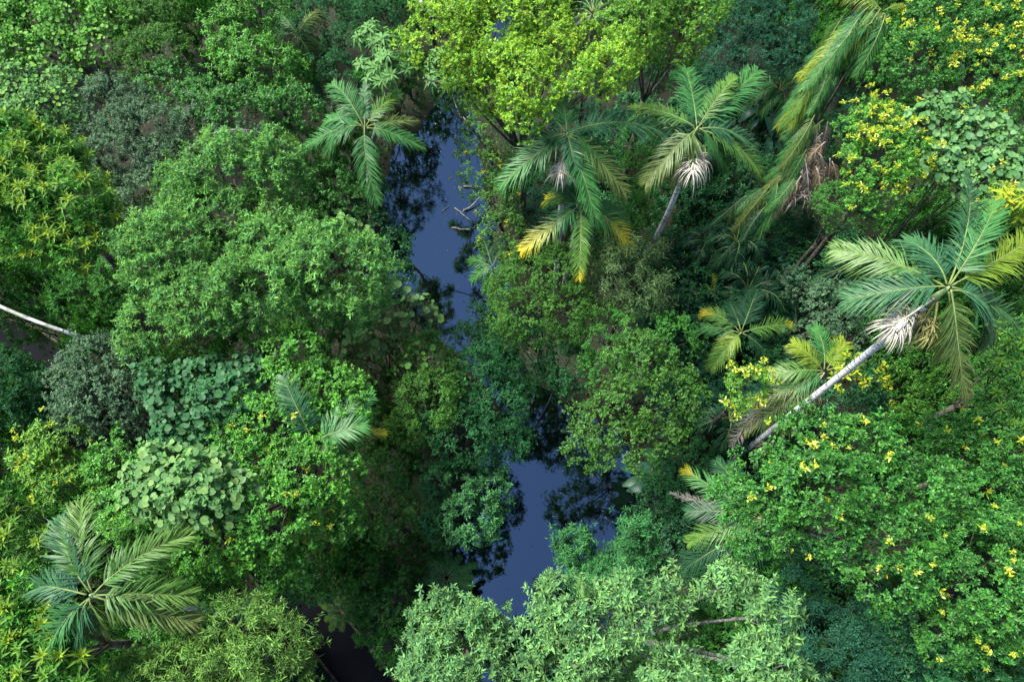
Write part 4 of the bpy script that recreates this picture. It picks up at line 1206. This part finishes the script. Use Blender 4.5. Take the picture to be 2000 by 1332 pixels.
def branch(label, pxs, rad, mat, name='dead_branch', twigs=0, group=None, cat='branch'):
    pts = np.array([P(x, y, z) for x, y, z in pxs])
    if len(pts) == 2:
        cur = np.array([pts[0] + (pts[1] - pts[0]) * t for t in np.linspace(0, 1, 7)])
        cur[1:-1] += rng.normal(0, rad * .35, (5, 3))
    else:
        cur = bez(list(pts), 12)
    o = cur[0].copy()
    parts = [tube(cur - o, np.linspace(rad, rad * .55, len(cur)), 7)]
    root = obj(name, make_mesh(name, *parts[0], mat, smooth=True), None, loc=o)
    tag(root, label, cat, group)
    for _ in range(twigs):
        s = cur[rng.integers(2, len(cur) - 1)] - o
        u = sph(1)[0] * [1, 1, .5]
        l = rng.uniform(.4, .9)
        obj('twig', make_mesh('twig', *tube(bez([s, s + u * l * .5 + rng.normal(0, .06, 3), s + u * l], 5), np.linspace(rad * .4, .008, 5), 5), mat, smooth=True), root)
branch('pale grey branch bent like an elbow over the dull grey-green tree', [(362, 302, 9.6), (395, 262, 10.2), (430, 248, 10.2), (498, 256, 9.9)], .06, M_GREY, twigs=3)
branch('thin grey bough reaching from the umbrella tree across to the yellow-leaved tree', [(788, 150, 9.5), (850, 162, 9.8), (900, 160, 9.9), (965, 170, 10.0)], .034, M_BARK, twigs=2)
branch('forked pale dead twig standing in the dark under the wide light green tree', [(450, 672, 4.5), (470, 652, 5.0), (480, 640, 5.4), (492, 628, 5.8)], .035, M_PALE, twigs=5)
branch('bleached branch end sticking up at the far side of the yellow-leaved tree', [(818, -5, 15.2), (822, 5, 15.2), (826, 12, 15.2), (830, 22, 15.0)], .08, M_PALE)
branch('dry bough poking from the lower rim of the yellow-leaved tree', [(1075, 178, 13.6), (1085, 182, 13.6), (1105, 180, 13.7), (1132, 180, 13.8)], .045, M_PALE, twigs=2)
dr = 'driftwood lying in the creek'
branch('short pale stick floating tilted on the creek, farthest from the right bank', [(862, 415, .03), (878, 402, .03)], .035, M_GREY, 'driftwood', cat='driftwood')
branch('pale stick angled down towards the bank among the creek driftwood', [(888, 406, .05), (918, 431, .05)], .04, M_GREY, 'driftwood', cat='driftwood')
branch('grey log lying straight across the shallows against the right bank', [(882, 445, .05), (918, 449, .05)], .055, M_GREY, 'driftwood', cat='driftwood')
branch('curved branch resting on the right bank with its tip in the creek', [(905, 411, .05), (918, 408, .10), (926, 398, .2), (938, 384, .35)], .06, M_GREY, 'driftwood', cat='driftwood', twigs=1)
branch('thin broken limb half sunk beside the upper creek bend', [(905, 364, .05), (940, 366, .15)], .06, M_GREY, 'driftwood', cat='driftwood')

# tiny fallen leaves floating on the creek
k = 260
t = rng.integers(0, len(creek) - 2, k)
f = rng.random((k, 1))
cp = creek[t] * (1 - f) + creek[t + 1] * f
th = rng.random(k) * 6.283
rr = np.sqrt(rng.random(k)) * cp[:, 2] * .95
pos = np.stack([cp[:, 0] + np.cos(th) * rr, cp[:, 1] + np.sin(th) * rr, np.full(k, .006)], -1)
th = rng.random(k) * 6.283
d = np.stack([np.cos(th), np.sin(th), 0 * th], -1)
T, Fc0 = TPL['dia']
V, Fc, kk = leaves(pos, d, np.tile([0, 0, 1.0], (k, 1)), rng.uniform(.03, .09, k), rng.uniform(.02, .04, k), 'dia')
V[:, 2] = np.maximum(V[:, 2], .004)
c = np.array([(.30, .28, .18), (.16, .12, .05), (.22, .24, .10), (.45, .44, .38)])[rng.integers(0, 4, k)]
fl = obj('floating_leaves', make_mesh('floating_leaves', V, Fc, M_DRY, np.repeat(c, kk, 0)))
fl['kind'] = 'stuff'
tag(fl, 'scattered tiny fallen leaves floating on the creek', 'leaves')

# ------------------------------------------------------------------ undergrowth filling the gaps between the crowns
def proto_shrub(spec, pal, r, hgt, lob):
    """crown and trunk meshes of a shrub standing at the origin"""
    global DEPTH
    lobes = []
    for k in range(lob):
        a = k * 2.4 + rng.random()
        q = r * .62 * math.sqrt((k + .5) / lob)
        rad = r * rng.uniform(.42, .6)
        lobes.append((np.array([math.cos(a) * q, math.sin(a) * q, hgt * rng.uniform(.72, 1.0)]), np.array([rad, rad, rad * .75])))
    keep = DEPTH.copy()
    Vv, Fc, col, mat = foliage(lobes, spec, pal, .62, 1.0, -.4)
    DEPTH = keep
    cm = make_mesh('crown', Vv, Fc, mat, col)
    parts = []
    for lc, lr in lobes:
        parts.append(tube(bez([[0, 0, -.3], [lc[0] * .2, lc[1] * .2, lc[2] * .6], lc], 7), np.linspace(.06, .025, 7), 6))
    Wv, ff = merge(parts)
    return cm, make_mesh('trunk', Wv, ff, M_BARK, smooth=True), Vv[::23].copy()
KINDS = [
    ('low dark oval-leaved shrub', 'dark oval-leaved undergrowth', 'ovate', 'dark', (1.6, 3.0)),  # darkest palette, gap shade put into the leaf colour
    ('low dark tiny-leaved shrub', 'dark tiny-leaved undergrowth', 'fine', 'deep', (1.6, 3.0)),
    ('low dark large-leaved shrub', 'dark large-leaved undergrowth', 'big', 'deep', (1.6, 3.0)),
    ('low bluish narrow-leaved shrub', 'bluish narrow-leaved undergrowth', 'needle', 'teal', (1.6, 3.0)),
    ('mid green oval-leaved bush', 'green oval-leaved bushes', 'ovate', 'green', (3.2, 5.2)),
    ('mid green tufted bush', 'green tufted bushes', 'lance', 'green', (3.2, 5.2)),
    ('dull olive bush', 'olive bushes', 'grey', 'olive', (3.2, 5.2)),
]
LANDMARKS = [
    (480, 480, 'the wide light green tree'), (580, 900, 'the glossy spreading tree'), (1000, 80, 'the yellow-leaved tree'), (1310, 50, 'the lime green crown'),
    (1600, 960, 'the yellow-dotted glossy tree'), (1920, 1130, 'the dense green dome'), (1880, 90, 'the yellow-clustered tree'), (1730, 310, 'the yellow-studded bush'),
    (1270, 1220, 'the pale sage tree'), (890, 1260, 'the smaller sage tree'), (470, 1270, 'the yellowish willow-leaved tree'), (200, 770, 'the grey-green small-leaved tree'),
    (280, 270, 'the pale bent branch'), (100, 380, 'the bright domed rosette tree'), (60, 1250, 'the bright rosettes by the plumed palm'), (220, 1130, 'the feathery plumed palm'),
    (715, 250, 'the soft green creek palm'), (1110, 300, 'the palm with the sideways frond'), (1370, 250, 'the silvery fanned palm'), (1130, 450, 'the small yellow-tipped palm'),
    (1850, 560, 'the tall pale-trunked palm'), (1450, 650, 'the low palm with an upright frond'), (1600, 730, 'the yellow-green clumping palm'), (1470, 1030, 'the shaded hanging palm'),
    (1630, 120, 'the green rattan curtain'), (1570, 330, 'the withered rattan'), (1060, 560, 'the olive domed tree'), (1250, 790, 'the olive layered tree'),
    (930, 800, 'the blue-green creekside tree'), (900, 980, 'the dark glossy pool tree'), (1220, 540, 'the feathery bamboo-like plant'), (1480, 80, 'the dusky teal tree'),
    (1600, 1240, 'the dim blue-green tree'), (1930, 920, 'the tree with scattered yellow tips'), (120, 60, 'the slope of tangled vines'), (90, 200, 'the vine blanket'),
    (660, 90, 'the dense hedge-like tree'), (580, 90, 'the olive drooping palm'), (750, 140, 'the drooping umbrella tree'), (400, 790, 'the dark round-leaved vine mat'),
    (360, 950, 'the soft green vine mat'), (872, 1128, 'the bright tree fern'), (660, 1230, 'the dark path'), (1240, 1080, 'the pointed saplings'),
    (1260, 930, 'the broad paddle leaves'), (70, 620, 'the leaning pale trunk'), (800, 620, 'the shaggy vine-draped shrub'), (1640, 610, 'the bluish flecked shrub'),
    (1900, 290, 'the round-leaved climbing vine'), (1660, 400, 'the tiny round-leaved tree'),
]
def beside(x, y):
    return min(LANDMARKS, key=lambda l: (l[0] - x) ** 2 + (l[1] - y) ** 2)[2]
PROTO = [proto_shrub(k[2], k[3], 1.6, 2.4, 6) for k in KINDS]
def visible_share(pts):
    i, j, ok = cells(pts)
    if not ok.any():
        return 0
    d = np.linalg.norm(pts - np.array([0, 0, H]), axis=1)
    return float((d[ok] < DEPTH[i[ok], j[ok]] + .4).mean())
cand = []
for py in np.arange(-200, 1530, 34):
    for px in np.arange(-220, 2220, 34):
        x, y = px + rng.uniform(-14, 14), py + rng.uniform(-14, 14)
        left = x < 800
        ring = not (-10 < x < 2010 and -10 < y < 1342)
        if ring:
            kd = rng.integers(4, 7)
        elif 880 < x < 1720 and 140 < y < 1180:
            kd = rng.choice(4, p=[.36, .26, .2, .18])  # only dark kinds in this gap, their leaf colour deepens its shade
        elif left or y < 150 or x > 1750:
            kd = rng.choice(7, p=[.16, .08, .08, .04, .24, .22, .18])
        else:
            kd = rng.choice(7, p=[.3, .22, .16, .16, .1, .04, .02])
        cand.append((x, y, int(kd), ring, rng.uniform(*KINDS[kd][4])))
cand.sort(key=lambda c: -c[4])
count = [0] * 7
for x, y, kd, ring, zz in cand:
    b = P(x, y, zz * .85)
    sc = rng.uniform(.8, 1.15) * (1.7 if ring else 1)
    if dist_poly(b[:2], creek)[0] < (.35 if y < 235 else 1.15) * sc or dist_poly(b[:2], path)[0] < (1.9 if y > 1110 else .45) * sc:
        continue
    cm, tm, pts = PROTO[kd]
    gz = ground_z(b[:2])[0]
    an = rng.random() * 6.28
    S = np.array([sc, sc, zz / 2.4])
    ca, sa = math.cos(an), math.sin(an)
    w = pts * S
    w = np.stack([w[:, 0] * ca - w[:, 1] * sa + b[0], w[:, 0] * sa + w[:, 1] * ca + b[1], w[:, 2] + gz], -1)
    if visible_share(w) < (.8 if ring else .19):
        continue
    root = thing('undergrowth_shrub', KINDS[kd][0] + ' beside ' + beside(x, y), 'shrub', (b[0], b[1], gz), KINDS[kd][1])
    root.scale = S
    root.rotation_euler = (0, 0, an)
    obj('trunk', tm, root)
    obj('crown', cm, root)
    mark(w)
    count[kd] += 1
# small shade palms on the forest floor
spm = []
keepD = DEPTH.copy()
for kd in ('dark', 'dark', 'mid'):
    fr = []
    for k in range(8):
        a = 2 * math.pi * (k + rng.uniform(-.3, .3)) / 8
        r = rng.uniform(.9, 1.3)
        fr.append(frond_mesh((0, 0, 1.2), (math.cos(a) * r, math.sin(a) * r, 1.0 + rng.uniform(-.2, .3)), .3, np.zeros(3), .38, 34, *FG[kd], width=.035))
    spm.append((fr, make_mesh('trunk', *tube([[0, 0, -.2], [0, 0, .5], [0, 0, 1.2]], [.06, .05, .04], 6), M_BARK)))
DEPTH = keepD
nsp = 0
ring8 = np.stack([np.cos(np.arange(24) * .8) * (np.arange(24) / 24), np.sin(np.arange(24) * .8) * (np.arange(24) / 24), np.full(24, 1.25)], -1)
for _ in range(1500):
    px, py = rng.uniform(1130, 1720), rng.uniform(130, 1250)
    if rng.random() < .3:
        px, py = rng.uniform(250, 1000), rng.uniform(0, 1300)
    b = P(px, py, 2)
    if nsp >= 9 or dist_poly(b[:2], creek)[0] < .6 or dist_poly(b[:2], path)[0] < .6:
        continue
    s = rng.uniform(.8, 1.5)
    sz = s * rng.uniform(1.3, 2.6)
    gz = ground_z(b[:2])[0]
    w = ring8 * [s, s, sz] + [b[0], b[1], gz]
    if visible_share(w) < .55:
        continue
    fr, tm = spm[rng.integers(3)]
    root = thing('shade_palm', 'small feathery shade palm beside ' + beside(px, py), 'palm', (b[0], b[1], gz), 'shade palms under the crowns')
    root.scale = (s, s, sz)
    root.rotation_euler = (0, 0, rng.random() * 6.28)
    obj('trunk', tm, root)
    for fm, rm in fr:
        fo = obj('frond', fm, root)
        obj('midrib', rm, fo)
    mark(w)
    nsp += 1
# low herbs and fallen leaves on whatever ground is still open to view
k = 150000
px, py = rng.uniform(-200, 2200, k), rng.uniform(-200, 1500, k)
X, Y = (px - 1000) / F, (666 - py) / F
D = np.stack([X, SP + Y * CP, -CP + Y * SP], -1)
g = np.array([0, 0, H]) + D * ((.5 - H) / D[:, 2:3])
ok = (dist_poly(g[:, :2], creek) > .25) & (dist_poly(g[:, :2], path) > .12)
i, j, inb = cells(g)
d0 = np.linalg.norm(g - np.array([0, 0, H]), axis=1)
ok &= inb
ok[ok] &= DEPTH[i[ok], j[ok]] > d0[ok] - .9
g = g[ok]
g[:, 2] = ground_z(g[:, :2]) + rng.uniform(.02, .4, len(g)) ** 1.3
th = rng.random(len(g)) * 6.283
el = rng.uniform(-.3, .6, len(g))
d = np.stack([np.cos(th) * np.cos(el), np.sin(th) * np.cos(el), np.sin(el)], -1)
V, Fc, kk = leaves(g, d, np.tile([0, 0, 1.0], (len(g), 1)), rng.uniform(.10, .26, len(g)), rng.uniform(.05, .12, len(g)), 'dia')
c = np.where(rng.random((len(g), 1)) < .14, np.array([[.10, .06, .025]]), pick('dark', len(g))) * rng.uniform(.7, 1.3, (len(g), 1))
gc = obj('ground_cover', make_mesh('ground_cover', V, Fc, M_LEAF, np.repeat(c, kk, 0)))
gc['kind'] = 'stuff'
tag(gc, 'low dark herbs and fallen leaves covering the forest floor', 'ground cover')
print('TRIS', TRIS, 'fill', count, sum(count), nsp, 'objects', len(bpy.data.objects))
